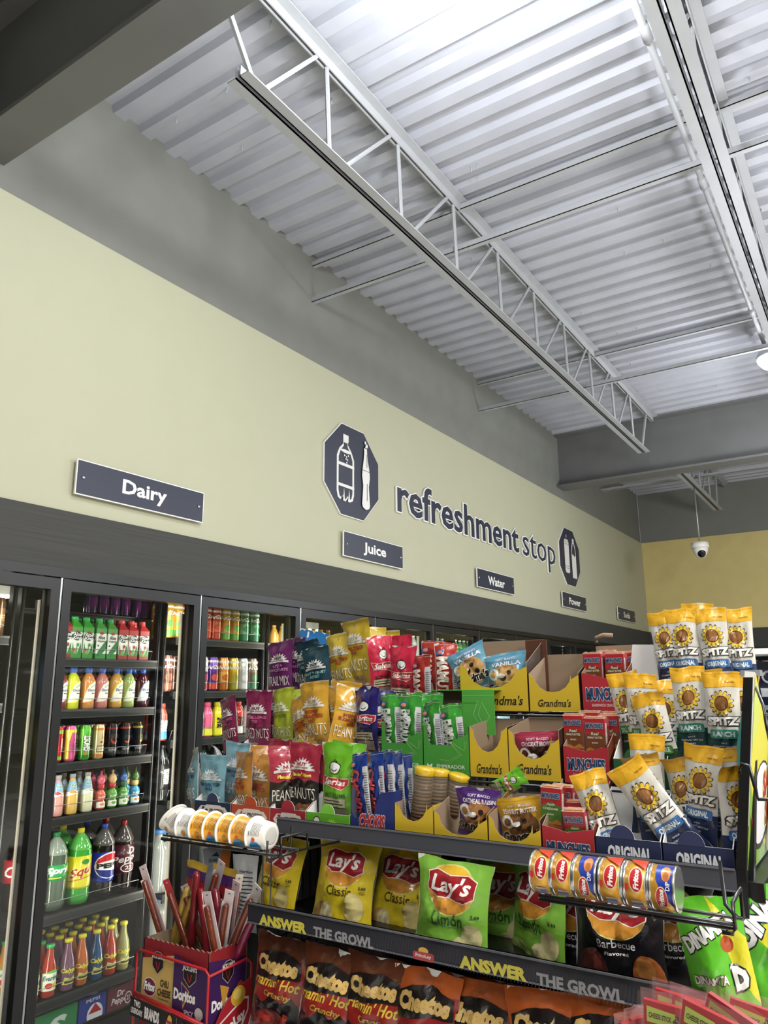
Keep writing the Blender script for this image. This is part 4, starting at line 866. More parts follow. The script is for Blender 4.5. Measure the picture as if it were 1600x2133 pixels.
# ================================================================ BAGS AND PACKETS
def tri(*a): return a
def nut(key, main, dark, words, big, wc='e4e0d6', name_c=None, low=None, nutc='b88a58', starc='dad8d0', wname=None):
    it = []
    if low: it += [P([(0, 0), (1, 0), (1, .46), (.8, .5), (.6, .46), (.4, .51), (.2, .47), (0, .5)], low)]
    it += [Rc(0, .93, 1, .935, dark), Rc(0, .955, 1, .96, dark), E(.5, .9, .03, .016, dark, 10)]
    it += [P([(.30, .0), (.28, .1), (.45, .16), (.60, .13), (.75, .17), (.80, .05), (.7, .0)], nutc), E(.42, .09, .1, .045, nutc), E(.62, .11, .1, .04, 'a07848'), E(.52, .05, .12, .04, 'c89a68')]
    it += [burst(.5, .62, .40, .17, starc), P([(.1, .625), (.5, .645), (.9, .625), (.9, .61), (.5, .625), (.1, .61)], starc), T('NUT', .5, .695, .32, .05, name_c or main, b=.05), T('HARVEST', .5, .65, .46, .022, name_c or main, b=.02)]
    y = .555
    for w_, wd in words: it.append(T(w_, .5, y, wd, .052, wc, b=.06)); y -= .065
    it += [T(big[0], .5, .30, big[1], .16, 'e8e2d4', b=-.005)]
    return key, .118, .19, .035, foil(main), it
def seeds(key, dark, pil, word):
    it = [Rc(0, 0, 1, .36, dark), Rc(.18, .0, .82, .11, '6a6250'), Rc(0, .84, 1, 1, 'eeb01e'), T('TEAR HERE', .75, .885, .26, .016, '8a6a20', b=.02), Rc(0, .975, 1, .978, 'd89a18')]
    pet = lambda rx, ry, c: P([((.5+rx*(1 if k % 4 == 2 else .93 if k % 2 else .66)*cos(2*pi*k/56)), .672+ry*(1 if k % 4 == 2 else .93 if k % 2 else .66)*sin(2*pi*k/56)) for k in range(56)], c)
    it += [pet(.36, .138, '2a1c10'), pet(.335, .127, 'e8bc2c'), E(.5, .672, .200, .077, '2a1c10'), E(.5, .672, .182, .069, '8a5228'), E(.53, .684, .12, .044, '94602f')]
    it += [T('SPITZ', .5, .492, .86, .088, 'ece8e0', '1e1c1e', b=.06, olw=.075)]
    it += [pill(.12, .315, .88, .405, .05, .02, pil), T(word, .5, .36, .60, .052, 'e0e6e6', b=.04), T('SINCE', .5, .27, .2, .014, 'c8ccd0'), T("CHEWIN' SPITTIN'", .5, .235, .62, .020, 'c8ccd0'), T('1982', .5, .20, .2, .014, 'c8ccd0')]
    return key, .080, .212, .036, foil('d6d2c8'), it
def sab(key, main, sub, disc='14160f'):
    it = [Rc(0, .90, 1, .903, 'ffffff' if 0 else main), E(.5, .68, .20, .085, disc), E(.5, .68, .17, .072, 'dfe2dc'), E(.5, .675, .10, .04, '2a2c28'), E(.5, .69, .10, .04, 'dfe2dc'), ribbon([(.46, .75), (.52, .79), (.58, .76)], .012, .5, disc),
          P([(.04, .58), (.3, .55), (.7, .56), (.97, .56), (.95, .47), (.75, .40), (.45, .43), (.1, .45)], 'e0c0a8'), P([(.06, .57), (.3, .54), (.7, .55), (.95, .55), (.93, .47), (.75, .41), (.45, .44), (.11, .46)], 'c02a30'), T('Sabritas', .5, .50, .74, .085, 'f0e8e4', b=.03, sh=.25),
          T(sub, .5, .33, .72, .05, '22301a', b=.02), Rc(.1, .18, .85, .29, 'b8b090'), Rc(.15, .02, .88, .16, '8a7a68'), Rc(.14, .21, .8, .225, '30301c'), Rc(.14, .25, .7, .262, '30301c')]
    return key, .100, .19, .034, foil(main), it
def gma(key, main, top, l1, disc, dark='2a1a12'):
    it = [Rc(0, .93, 1, .94, top), E(.55, .42, .36, .34, disc, 24), E(.45, .46, .09, .08, 'b08050' if 0 else dark), E(.70, .38, .07, .06, dark), E(.55, .25, .08, .05, dark), E(.62, .55, .06, .05, dark), E(.22, .55, .14, .13, 'e4e0d6'), E(.22, .55, .08, .075, disc), E(.42, .50, .10, .05, 'e8e4da'),
          T('SOFT BAKED', .55, .85, .5, .05, 'd8d0e0'), T(l1, .55, .75, .74, .09, 'e8e0e6', b=.03), T("Grandma's", .48, .26, .9, .20, '14100e', 'f0ece0', b=.05, sh=.25, olw=.04)]
    return key, .125, .115, .036, foil(main), it
def roll(key, main, words, side='e0dcd8', blue=True, tc='d8dcd8', h=.165):
    it = [Rc(0, .96, 1, .965, side), Rc(.78, .0, 1, .78, 'c8c8cc')]+[Rc(.83, .08+.035*k, .97, .09+.035*k, '3a3a40') for k in range(18)]
    it += [T(words, .40, .40, .72/ (.055/h) * .30 if 0 else .62*h/.055*.98, .18*.055/h*1.0 if 0 else .12, tc, b=.05, rot=-90)] if 0 else []
    it += [('T', words, .36, .42, .66*h/.055, .50*.055/h, tc, None, .05, .1, -90, 0, 0)]
    if blue: it += [E(.25, .82, .18, .05, '2a5a98'), E(.25, .82, .10, .028, 'd87a5a'), E(.2, .08, .2, .06, '2a5a98')]
    return key, .055, h, .030, foil(main), it
def lays(key, main, flav, fc, disc, extra, w=.20, h=.215):
    it = [E(.5, .72, .34, .25, 'd8cc70'), E(.5, .72, .325, .235, 'e0b020'), E(.5, .68, .32, .19, 'd8902c') , P([(.17, .86), (.3, .90), (.5, .87), (.72, .88), (.85, .83), (.84, .66), (.7, .60), (.5, .64), (.32, .63), (.17, .68)], 'f0e0c8'), P([(.18, .85), (.3, .89), (.5, .86), (.72, .87), (.84, .82), (.83, .67), (.7, .61), (.5, .65), (.32, .64), (.18, .69)], 'a81c24'),
          T("Lay's", .5, .745, .56, .21, 'f4f0ec', b=.025, sh=.2), T(flav, .5, .44, .42, None, fc, b=.01)]
    return key, w, h, .06, foil(main), it+extra
chip = 'd0bf78'
KX = [
 nut('cashew_bag', '74a4b2', '5a8a98', [('SEA SALTED', .74), ('WHOLE', .24)], ('CASHEWS', .84), '1f4f7a', 'a0b8bc', starc='cfd6d4'),
 nut('honey_cashew_bag', 'bd7f2e', '9a6420', [('HONEY', .5), ('ROASTED', .66)], ('CASHEWS', .84), 'b8452c', 'b08850', starc='d4ccc0'),
 nut('hot_peanut_bag', 'b02a40', '8a1c30', [("Flamin' Hot", .62)], ('PEANUTS', .84), 'e0c838', low='1c1816', nutc='a85a30'),
 nut('mixed_nut_bag', '86204c', '6a1840', [('DELUXE', .80), ('WHOLE', .22)], ('MIXED NUTS', .92), 'c45c88', '86204c'),
 nut('pistachio_bag', 'b4c22c', '98a81e', [('SEA SALTED', .7)], ('PISTACHIOS', .9), '6a8a1c', starc='e0e4c0', nutc='8a7a68'),
 nut('honey_peanut_bag', 'd9a026', 'b88418', [('HONEY', .5), ('ROASTED', .72), ('WHOLE', .24)], ('PEANUTS', .84), 'a83a1c', 'c8a860', starc='dcd6cc'),
 nut('salted_peanut_bag', 'c8aa28', 'a88c1c', [('SALTED', .68), ('WHOLE', .24)], ('PEANUTS', .84), 'c0402a', 'b8a878', starc='d4d0c4'),
 nut('purple_trail_mix_bag', '641c5c', '4a1448', [('NUT &', .4), ('CHOCOLATE', .8)], ('TRAIL MIX', .84), 'b87aa8', '641c5c', nutc='6a5a8a'),
 nut('teal_trail_mix_bag', '18404e', '102e3a', [('NUT & FRUIT', .8), ('SWEET SALTY', .4)], ('TRAIL MIX', .86), '7ab0b0', '18404e', nutc='7a3a2c'),
 seeds('original_seed_bag', '1c2c54', '3a6ca8', 'ORIGINAL'), seeds('ranch_seed_bag', '123f3a', '329078', 'RANCH'), seeds('dill_seed_bag', '1f3a1c', '3f8a30', 'DILL PICKLE'),
 sab('green_nut_bag', '64b41c', 'SALT & LIME'), sab('red_nut_bag', 'c41c3c', 'CHILE'), sab('navy_nut_bag', '241c6a', 'JAPANESE'),
 gma('oatmeal_cookie_bag', '50287a', '3a1c60', 'OATMEAL RAISIN', 'b8783c'), gma('peanut_cookie_bag', 'c8981c', 'a87c14', 'PEANUT BUTTER', '7a4a1c'), gma('vanilla_cookie_bag', '5a9ab8', '4a88a8', 'VANILLA', 'c89858'), gma('brownie_bag', 'b0304c', '8a2038', 'CHOCOLATE BROWNIE', '4a2418'),
 roll('mint_roll', '2f9428', 'EMPERADOR'), roll('choc_chip_roll', '1c3c94', 'CHOKIS', tc='c83a34'), roll('red_cookie_roll', 'b8281c', 'MAMUT', tc='e8d8c8'),
]
KX += [lays('classic_chip_bag', 'd8be1c', 'Classic', '4a3a1c', 0, [E(.75, .28, .15, .16, 'c0ac50'), E(.75, .28, .14, .15, chip), E(.22, .16, .17, .15, 'b08848'), E(.30, .18, .12, .13, 'd8ca90'), P([(.3, .28), (.26, .18), (.34, .06), (.37, .08), (.31, .18), (.34, .28)], 'ece4b8'), T('2.69', .86, .50, .10, .035, '3a3a20', b=.03), Rc(.82, .44, .9, .445, '3a3a20'), Rc(.82, .46, .9, .465, '3a3a20')]),
       lays('lime_chip_bag', '7cb838', 'Limón', '2f5a2c', 0, [E(.3, .14, .3, .1, 'b8d870'), T('Flavored', .5, .375, .3, .02, '5a8a6a'), E(.68, .16, .13, .13, 'c8c088'), E(.82, .30, .13, .13, 'c0b880'), T('2.69', .86, .50, .10, .035, '2a3a20', b=.03)]),
       lays('barbecue_chip_bag', '17161a', 'Barbecue', 'dcdcdc', 0, [T('Flavored', .5, .355, .26, .03, 'dcdcdc'), E(.22, .22, .17, .16, '4a1f1a'), E(.22, .22, .12, .11, '5f2a22'), E(.82, .2, .16, .18, 'a85a28'), E(.80, .26, .10, .1, 'c07a3a')])]
def chee(key, main, top, flame=False, blue=False):
    it = [P([(0, .78), (1, .84), (1, 1), (0, 1)], top)]
    if flame: it += [P([(0, 0), (1, 0), (1, .42), (.85, .5), (.7, .44), (.5, .50), (.3, .40), (.1, .44), (0, .38)], '141214'), T("Flamin' Hot", .52, .60, .9, .10, 'dcc034', b=.02, sh=.35), T('Crunchy', .58, .49, .55, .06, 'b89030', '7a2c1c', b=.03, sh=.1)]
    else: it += [T('Crunchy', .5, .54, .5, .07, 'e0a828', '8a2a14', b=.03, sh=.1)]
    it += [P([(.06, .80), (.3, .86), (.6, .88), (.94, .82), (.96, .66), (.6, .64), (.3, .62), (.06, .60)], '1c1412'), T('Cheetos', .5, .745, .80, .15, 'd8b060', '1a1210', b=.07, sh=.12, olw=.06), E(.5, .22, .35, .15, 'c87a2c' if not flame else '7a2018'), ribbon([(.2, .15), (.35, .3), (.5, .28)], .05, .7, 'd8842c' if not flame else 'a8281c'), ribbon([(.5, .12), (.7, .2), (.8, .35)], .05, .7, 'e0902c' if not flame else 'b0301c')]
    if blue: it += [E(.5, .42, .5, .2, '2a7ab0'), T('Puffs', .5, .5, .4, .08, 'e8e0c0')]
    return key, .185, .27, .06, foil(main), it
KX += [chee('hot_cheese_snack_bag', 'a0201c', '5a2a14', True), chee('crunchy_cheese_snack_bag', 'a01c20', 'b8541c'), chee('puffed_cheese_snack_bag', 'b8601c', 'b8541c', False, True)]
KX.append(('lime_corn_bag', .125, .27, .06, foil('58c020'), [P([(.5, 1), (1, .75), (1, .35), (.75, .55)], 'd8d020'), E(.7, .72, .1, .05, 'b8481c'), T('DINAMITA', .45, .80, .85, .10, 'eeeeea', '16181a', b=.06, rot=25, olw=.06), T('D', .8, .52, .22, .14, 'eeeeea', '16181a', b=.08, olw=.08), T('DINAMITA', .35, .52, .5, .05, 'd8d8d0', '7a2a2c', b=.03), T('CHILE LIMÓN', .42, .36, .56, .05, '14200c', b=.03), T('FLAVOR', .42, .30, .3, .025, '14200c'), T('EXTRA CRUNCH', .45, .23, .62, .05, '14200c', b=.03), P([(0, .2), (.3, .0), (0, 0)], '9adc4c')]))
KX.append(('lime_corn_bag_b', .125, .27, .06, foil('5cc824'), [P([(.3, .75), (1, .85), (1, .4), (.8, .4)], 'd8d020'), P([(.62, .6), (.7, .72), (.95, .3), (.85, .3)], 'b8381c'), T('DINA', .45, .82, .8, .13, 'eeeeea', '16181a', b=.06, rot=30, olw=.06), E(.5, .62, .1, .05, 'a8481c'), E(.75, .2, .2, .09, '14160f'), E(.75, .2, .15, .065, 'd8c020')]))
KD = {k[0]: k for k in KX}
BACKC = {'cashew_bag': 'c8d0d0'}
def bag(kind, tx, ty, D, roll=0, yaw=0, lean=0, label='', cat='bag', group=None, seed=0, s=1.0, twist=0, curl=0, bend=0, name=None, back='dcdcda', sw=1.0, crump=1.5):
    k, w, h, th, body, it = KD[kind]
    me = bag_mesh(kind, w, h, th, body, it, seed, crump, twist, curl, bend, back)
    Mx = Euler((R(lean), R(roll), R(yaw))).to_matrix(); p = at(tx, ty, D)-Mx @ V((0, 0, h*s))
    o = place(me, name or ''.join(c for c in kind), p, (lean, roll, yaw), label, cat, group, s)
    o.scale.x = s*sw
    return o
b = bag
G1 = 'light blue cashew bags'
b('cashew_bag', 446, 1571, 1.735, 1, 0, 0, 'light blue cashew bag standing in front at the left end of the front tier', group=G1, seed=1)
b('cashew_bag', 408, 1559, 1.76, -7, -35, 0, 'light blue cashew bag at the far left edge, turned sideways', group=G1, seed=2)
b('cashew_bag', 456, 1548, 1.79, -6, -50, 0, 'glossy light blue cashew bag behind the front one, with bent top corner', group=G1, seed=3, curl=.5)
b('cashew_bag', 500, 1545, 1.79, 3, 0, 0, 'light blue cashew bag at the back, beside the orange cashew bags', group=G1, seed=4)
b('honey_cashew_bag', 509, 1565, 1.735, -3, -22, 0, 'orange brown honey cashew bag in front, tilted left', seed=1)
b('honey_cashew_bag', 541, 1570, 1.775, 3, 6, 0, 'orange brown honey cashew bag partly behind another, near the red bags', seed=2)
b('honey_cashew_bag', 562, 1556, 1.80, 8, 40, 0, 'orange honey cashew bag seen edge on beside the red peanut bags', seed=3)
G2 = 'red and black hot peanut bags'
b('hot_peanut_bag', 583, 1541, 1.79, -2, -10, 0, 'red and black hot peanut bag at the back left of its box', group=G2, seed=1)
b('hot_peanut_bag', 598, 1552, 1.74, -3, 50, 0, 'red and black hot peanut bag with white back seam showing', group=G2, seed=2, twist=25)
b('hot_peanut_bag', 637, 1547, 1.745, 2, 0, 0, 'red and black hot peanut bag facing forward in its box', group=G2, seed=3, crump=1.3, s=1.0) if 0 else b('hot_peanut_bag', 637, 1547, 1.745, 2, 0, 0, 'red and black hot peanut bag facing forward in its box', group=G2, seed=3)
b('hot_peanut_bag', 661, 1549, 1.79, 6, -25, 0, 'red hot peanut bag with folded shiny corner, rightmost in its box', group=G2, seed=4, curl=.6)
b('green_nut_bag', 704, 1548, 1.735, 1, 0, 0, 'bright green salt and lime nut bag facing forward', seed=1, s=1.04)
b('green_nut_bag', 728, 1546, 1.79, 6, 20, 0, 'bright green salt and lime nut bag behind the front one', seed=2)
# choc chip rolls
for i, (px, py, D, r, y) in enumerate([(748, 1568, 1.735, -8, -15), (783, 1566, 1.745, -6, -20), (806, 1563, 1.755, -8, -30), (826, 1564, 1.765, -8, -30), (846, 1570, 1.775, -6, -30)]):
    b('choc_chip_roll', px, py, D, r, y, 0, 'dark blue chocolate chip cookie packet, %s from left in the blue carton' % ORD[i], group='dark blue cookie packets', seed=i % 3, s=1.02, sw=1.15, name='cookie_packet', cat='packet')
# see-through cookie rolls
def cookie_roll(tx, ty, bx, by, D, label, w=.05):
    a, c = at(tx, ty, D), at(bx, by, D); L = (a-c).length; d = (a-c).normalized()
    t = empty('cookie_roll', c); t.rotation_euler = d.to_track_quat('Z', 'Y').to_euler(); tag(t, label, 'cookie packet', 'see-through cookie rolls')
    for i in range(int(L*.86/.0085)):
        m = MB(); z = .008+i*.0085; m.lathe([(.0, 0), (w/2-.002, .0), (w/2, .002), (w/2, .005), (w/2-.002, .007), (.0, .007)], mat('43280f' if i % 2 else '593818', .6), 16, Matrix.Translation((0, 0, z))); m.build('cookie', t)
    m = MB(); m.lathe([(w/2+.002, L*.86), (w/2, L*.9), (w/2+.004, L*.97), (w/2-.006, L), (.0, L)], foil('d8b01c'), 16); m.lathe([(w/2+.0015, 0), (w/2+.0015, L*.86)], mat('f0e8d0', .08, alpha=.07, kind='clearwrap'), 16)
    m.build('wrapper', t)
cookie_roll(886, 1597, 874, 1715, 1.745, 'clear wrapped dark cookie roll in front in the yellow carton')
cookie_roll(915, 1601, 908, 1700, 1.775, 'clear wrapped cookie roll with yellow top, behind the front roll')
cookie_roll(957, 1612, 940, 1700, 1.80, 'clear wrapped cookie roll leaning behind the purple cookie bag')
b('oatmeal_cookie_bag', 995, 1641, 1.745, 2, 0, 8, 'purple oatmeal raisin cookie bag in a yellow carton', seed=1, s=1.0)
b('peanut_cookie_bag', 1075, 1660, 1.745, -9, 0, 10, 'gold peanut butter cookie bag in a yellow carton on the front tier', seed=2, s=.98)
b('brownie_bag', 1115, 1524, 1.885, -4, 0, 6, 'red chocolate brownie bag in a yellow carton on the middle tier', seed=1, s=1.0)
b('vanilla_cookie_bag', 965, 1352, 2.04, -22, 0, 0, 'light blue vanilla cookie bag leaning left in the wide carton', seed=1, s=1.08, group='light blue cookie bags')
b('vanilla_cookie_bag', 1050, 1362, 2.035, -6, 0, 0, 'light blue vanilla cookie bag upright in the wide carton', seed=2, s=1.08, group='light blue cookie bags')
b('green_nut_bag', 1092, 1612, 1.83, 60, 0, 0, 'green foil bag lying behind the gold cookie bag', seed=5, s=.5)
# middle tier
b('mixed_nut_bag', 540, 1438, 1.885, 0, 0, 0, 'magenta mixed nut bag facing forward on the middle tier', seed=1, s=1.0, group='magenta nut bags')
b('mixed_nut_bag', 474, 1452, 1.885, -14, -18, 0, 'magenta mixed nut bag leaning out to the left', seed=2, s=.92, group='magenta nut bags')
b('mixed_nut_bag', 557, 1431, 1.93, 4, 20, 0, 'bright pink folded top of a nut bag behind the magenta bag', seed=3, curl=.6, group='magenta nut bags')
b('pistachio_bag', 590, 1434, 1.90, -2, -15, 0, 'yellow green pistachio bag, left one', seed=1, group='yellow green pistachio bags'); b('pistachio_bag', 618, 1434, 1.92, -1, 0, 0, 'yellow green pistachio bag, right one', seed=2, group='yellow green pistachio bags')
G = 'golden honey peanut bags'
b('honey_peanut_bag', 622, 1452, 1.88, -18, -10, 0, 'golden honey peanut bag leaning left in front of the pistachio bags', seed=1, group=G, s=.96); b('honey_peanut_bag', 654, 1419, 1.868, -6, -5, 0, 'golden honey peanut bag in front, tallest of its box', seed=2, group=G, s=1.06)
b('honey_peanut_bag', 692, 1428, 1.89, 6, -22, 0, 'golden honey peanut bag with torn slanted top, middle of its box', seed=3, group=G); b('honey_peanut_bag', 722, 1418, 1.93, 4, 0, 0, 'golden honey peanut bag at the back of its box', seed=4, group=G)
b('honey_peanut_bag', 740, 1430, 1.90, 10, 55, 0, 'golden honey peanut bag seen edge on with its white back', seed=5, group=G)
b('navy_nut_bag', 764, 1430, 1.88, 0, -8, 0, 'navy blue nut bag on the middle tier', seed=1, s=.95); b('navy_nut_bag', 793, 1438, 1.90, 4, 30, 0, 'navy blue nut bag turned sideways beside the mint cookies', seed=2, s=.95)
for i, (px, py, D, r, y, se) in enumerate([(815, 1445, 1.885, -1, -6, 0), (856, 1446, 1.885, 1, 0, 1), (872, 1444, 1.93, 2, 15, 2), (897, 1462, 1.89, -8, -22, 1), (938, 1466, 1.88, -7, -8, 0), (900, 1444, 1.95, 0, 0, 2)]):
    b('mint_roll', px, py, D, r, y, 0, 'green mint cookie packet, %s counted from the left cartons' % ORD[i], group='green mint cookie packets', seed=se, s=1.0, sw=1.35, name='cookie_packet', cat='packet')
# top tier
G = 'purple trail mix bags'
b('purple_trail_mix_bag', 584, 1337, 2.03, -2, 0, 0, 'purple trail mix bag, leftmost on the top tier', seed=1, group=G); b('purple_trail_mix_bag', 616, 1330, 2.06, 0, -15, 0, 'purple trail mix bag behind the leftmost one', seed=2, group=G)
G = 'teal trail mix bags'
b('teal_trail_mix_bag', 656, 1350, 2.02, -9, 0, 0, 'dark teal trail mix bag in front, leaning left', seed=1, group=G); b('teal_trail_mix_bag', 640, 1330, 2.045, -6, -5, 0, 'dark teal trail mix bag behind, with a bright folded top', seed=2, group=G, curl=.5); b('teal_trail_mix_bag', 682, 1342, 2.06, 2, 15, 0, 'dark teal trail mix bag next to the yellow peanut bags', seed=3, group=G)
KD['blue_back_bag'] = ('blue_back_bag', .118, .19, .035, foil('1c6aa8'), [Rc(.3, .86, .36, .97, 'e0e8f0')]); b('blue_back_bag', 655, 1315, 2.075, 12, 10, 0, 'bright blue back of a trail mix bag behind the teal ones', seed=4, name='trail_mix_bag')
G = 'yellow salted peanut bags'
b('salted_peanut_bag', 706, 1320, 2.03, -7, -6, 0, 'yellow salted peanut bag leaning left beside the teal bags', seed=1, group=G); b('salted_peanut_bag', 742, 1290, 2.03, -4, -12, 0, 'yellow salted peanut bag with curled top, tallest on the top tier', seed=2, group=G, s=1.12, curl=.3)
b('salted_peanut_bag', 767, 1308, 2.06, 0, 30, 0, 'yellow salted peanut bag turned sideways near the red bags', seed=3, group=G); b('salted_peanut_bag', 803, 1311, 2.10, 2, 0, 0, 'bright yellow peanut bag behind the red nut bags', seed=4, group=G, curl=.2)
G = 'red nut bags'
b('red_nut_bag', 791, 1324, 2.03, -5, 60, 0, 'red nut bag seen edge on beside the yellow ones', seed=1, group=G); b('red_nut_bag', 832, 1322, 2.07, 0, 0, 0, 'red nut bag at the back with tall glossy top', seed=2, group=G, curl=.1); b('red_nut_bag', 840, 1345, 2.03, 2, 5, 0, 'red nut bag in front with glossy folds', seed=3, group=G, s=.95)
G = 'red cookie packets'
b('red_cookie_roll', 878, 1366, 2.02, -3, -20, 0, 'red and blue cookie packet, left one', seed=1, group=G, sw=1.5, name='cookie_packet', cat='packet'); b('red_cookie_roll', 903, 1335, 2.07, 3, 0, 0, 'red cookie packet at the back', seed=2, group=G, sw=1.6, name='cookie_packet', cat='packet'); b('red_cookie_roll', 928, 1340, 2.05, -1, 20, 0, 'red and white striped cookie packet beside the wide carton', seed=0, group=G, sw=1.3, name='cookie_packet', cat='packet')
# seeds
def sd(kind, px, py, D, r, y, label, seed, s=1.0, **k): return b(kind, px, py, D, r, y, k.pop('lean', 0), label, seed=seed, s=s, group=kind.split('_')[0]+' sunflower seed bags', name='sunflower_seed_bag', **k)
sd('original_seed_bag', 1378, 1272, 2.04, -5, -8, 'original seed bag, leftmost on the top tier', 1); sd('original_seed_bag', 1416, 1268, 2.03, -2, 0, 'original seed bag, second from left on the top tier', 2); sd('original_seed_bag', 1476, 1268, 2.03, -4, 0, 'original seed bag, third from left on the top tier', 3); sd('original_seed_bag', 1529, 1268, 2.04, 0, 0, 'original seed bag, rightmost on the top tier', 4)
sd('original_seed_bag', 1452, 1258, 2.08, 2, 0, 'original seed bag behind the others on the top tier', 5)
sd('ranch_seed_bag', 1430, 1389, 1.89, 0, 0, 'teal ranch seed bag facing forward, left one', 1, sw=.98); sd('ranch_seed_bag', 1499, 1398, 1.88, 1, 0, 'teal ranch seed bag facing forward, right one', 2); sd('ranch_seed_bag', 1467, 1390, 1.93, 0, 0, 'teal ranch seed bag between the two front ones', 3, curl=.2); sd('ranch_seed_bag', 1540, 1398, 1.92, 3, 20, 'teal ranch seed bag at the right end', 4, curl=.3)
sd('dill_seed_bag', 1294, 1400, 1.93, -8, -6, 'dill pickle seed bag, leftmost', 1); sd('dill_seed_bag', 1332, 1404, 1.90, -1, 0, 'dill pickle seed bag behind the crumpled front one', 2); sd('dill_seed_bag', 1346, 1442, 1.875, -11, 0, 'crumpled dill pickle seed bag in front', 3, s=.98, curl=.2); sd('dill_seed_bag', 1382, 1416, 1.93, 2, 12, 'dill pickle seed bag beside the ranch bags', 4)
sd('original_seed_bag', 1222, 1607, 1.745, -17, 0, 'original seed bag leaning left over the cracker packets', 6, twist=20); sd('original_seed_bag', 1298, 1592, 1.728, -36, 0, 'original seed bag leaning far over towards the right, in front', 7, s=1.08, lean=4); sd('original_seed_bag', 1346, 1529, 1.80, 2, 0, 'original seed bag standing upright behind the leaning ones', 8); sd('original_seed_bag', 1330, 1562, 1.765, -9, 10, 'crumpled original seed bag with twisted top behind the leaning one', 9, curl=.5)
sd('original_seed_bag', 1466, 1553, 1.76, 8, -14, 'original seed bag tilted right in the right navy carton', 10, twist=20); sd('original_seed_bag', 1414, 1572, 1.785, -6, -20, 'original seed bag at the left back of the right navy carton', 11, curl=.4); sd('original_seed_bag', 1518, 1590, 1.755, 2, 60, 'original seed bag showing its side panel at the right end', 12, curl=.3); sd('original_seed_bag', 1495, 1550, 1.80, 2, 0, 'original seed bag at the back of the right navy carton', 13, curl=.3)
# cracker packets: flat bricks in clear film, crackers visible at the top
def cracker(px, py, D, jal, label, roll=0, lean=0, yaw=-4):
    w, h, d = .050, .112, .03; main = 'b8262c'; mid = '4a7a2c' if jal else '7a4424'
    t = empty('cracker_packet'); m = MB()
    m.box((-w/2, -d/2, 0), (w/2, d/2, h*.93), card('c04048'))
    it = [Rc(0, .60, 1, 1, main), Rc(0, .30, 1, .62, mid), P([(0, .62), (.2, .66), (.5, .72), (.8, .66), (1, .62), (1, .6), (0, .6)], mid), P([(0, .30), (.2, .36), (.5, .30), (.8, .37), (1, .3), (1, .26), (0, .26)], 'c07a30'), P([(0, .18), (.5, .28), (1, .18), (1, .1), (0, .1)], 'a8622a'), Rc(0, 0, 1, .14, main),
          T('MUNCHIES', .5, .84, .86, .12, '24426a', 'e0e6ec', b=.05, olw=.04), T('Jalapeño' if jal else 'Real', .5, .66, .4, .07, 'e4d8c0', sh=.2), T('CHEDDAR' if jal else 'PEANUT BUTTER', .5, .575, .74, .05, 'e4d8c0', b=.02), T('BAKED', .5, .46, .3, .03, 'e4d8c0')]
    S = panel_map((-w/2, -d/2-.0002, 0), (w, 0, 0), (0, 0, h*.93)); printed(m, it, S, w/(h*.93), mk=foil)
    S = panel_map((w/2+.0002, -d/2, 0), (0, d, 0), (0, 0, h*.93)); printed(m, [Rc(.1, .05, .4, .9, 'd8d4d0'), Rc(.55, .1, .9, .85, '8a2a30')]+[Rc(.15, .1+.05*k, .36, .115+.05*k, '4a3a3a') for k in range(15)], S, .3, mk=foil)
    m.build('packet_body', t)
    m = MB(); m.box((-w/2+.003, -d/2+.002, h*.93), (w/2-.003, d/2-.002, h*.96), mat('b8743a', .6)); m.build('crackers', t)
    m = MB(); pts = 9; vs = []; fs = []
    for k in range(pts+1):
        x = -w/2-.002+(w+.004)*k/pts; zz = h*(.985+.02*noise.noise(V((k*1.3, px, 1)))); yy = .008*noise.noise(V((k*.9, py, 3)))
        vs += [(x, -d/2-.001, h*.93), (x, yy, zz), (x, d/2+.001, h*.93)]
    for k in range(pts):
        for q in (0, 1): fs.append((3*k+q, 3*k+3+q, 3*k+4+q, 3*k+1+q))
    m.add(vs, fs, mat('e8dcd0', .1, alpha=.35, coat=.5, kind='clearfilm'), True); m.build('clear_film', t)
    t.rotation_euler = (R(lean), R(roll), R(yaw)); t.location = at(px, py, D)-t.rotation_euler.to_matrix() @ V((0, -d/2, h)); tag(t, label, 'packet', 'jalapeño cracker packets' if jal else 'peanut butter cracker packets')
for i, (px, py, D) in enumerate([(1232, 1356, 2.03), (1278, 1356, 2.03), (1262, 1352, 2.07), (1303, 1354, 2.065)]): cracker(px, py, D, False, ['left front', 'right front', 'left back', 'right back'][i]+' red cracker packet on the top tier')
for i, (px, py, D) in enumerate([(1192, 1484, 1.875), (1237, 1490, 1.872), (1226, 1478, 1.915), (1266, 1484, 1.91), (1262, 1480, 1.95)]): cracker(px, py, D, False, ['left front', 'right front', 'left second row', 'right second row', 'backmost'][i]+' red cracker packet on the middle tier')
cracker(1147, 1634, 1.735, True, 'green and red cracker packet at the left of the front tier carton', 2); cracker(1170, 1632, 1.775, True, 'green and red cracker packet at the back of the front tier carton', 2); cracker(1192, 1683, 1.715, True, 'green and red cracker packet lying lowest in front', -3, 6); cracker(1196, 1664, 1.755, True, 'green and red cracker packet behind the lowest one', -3)
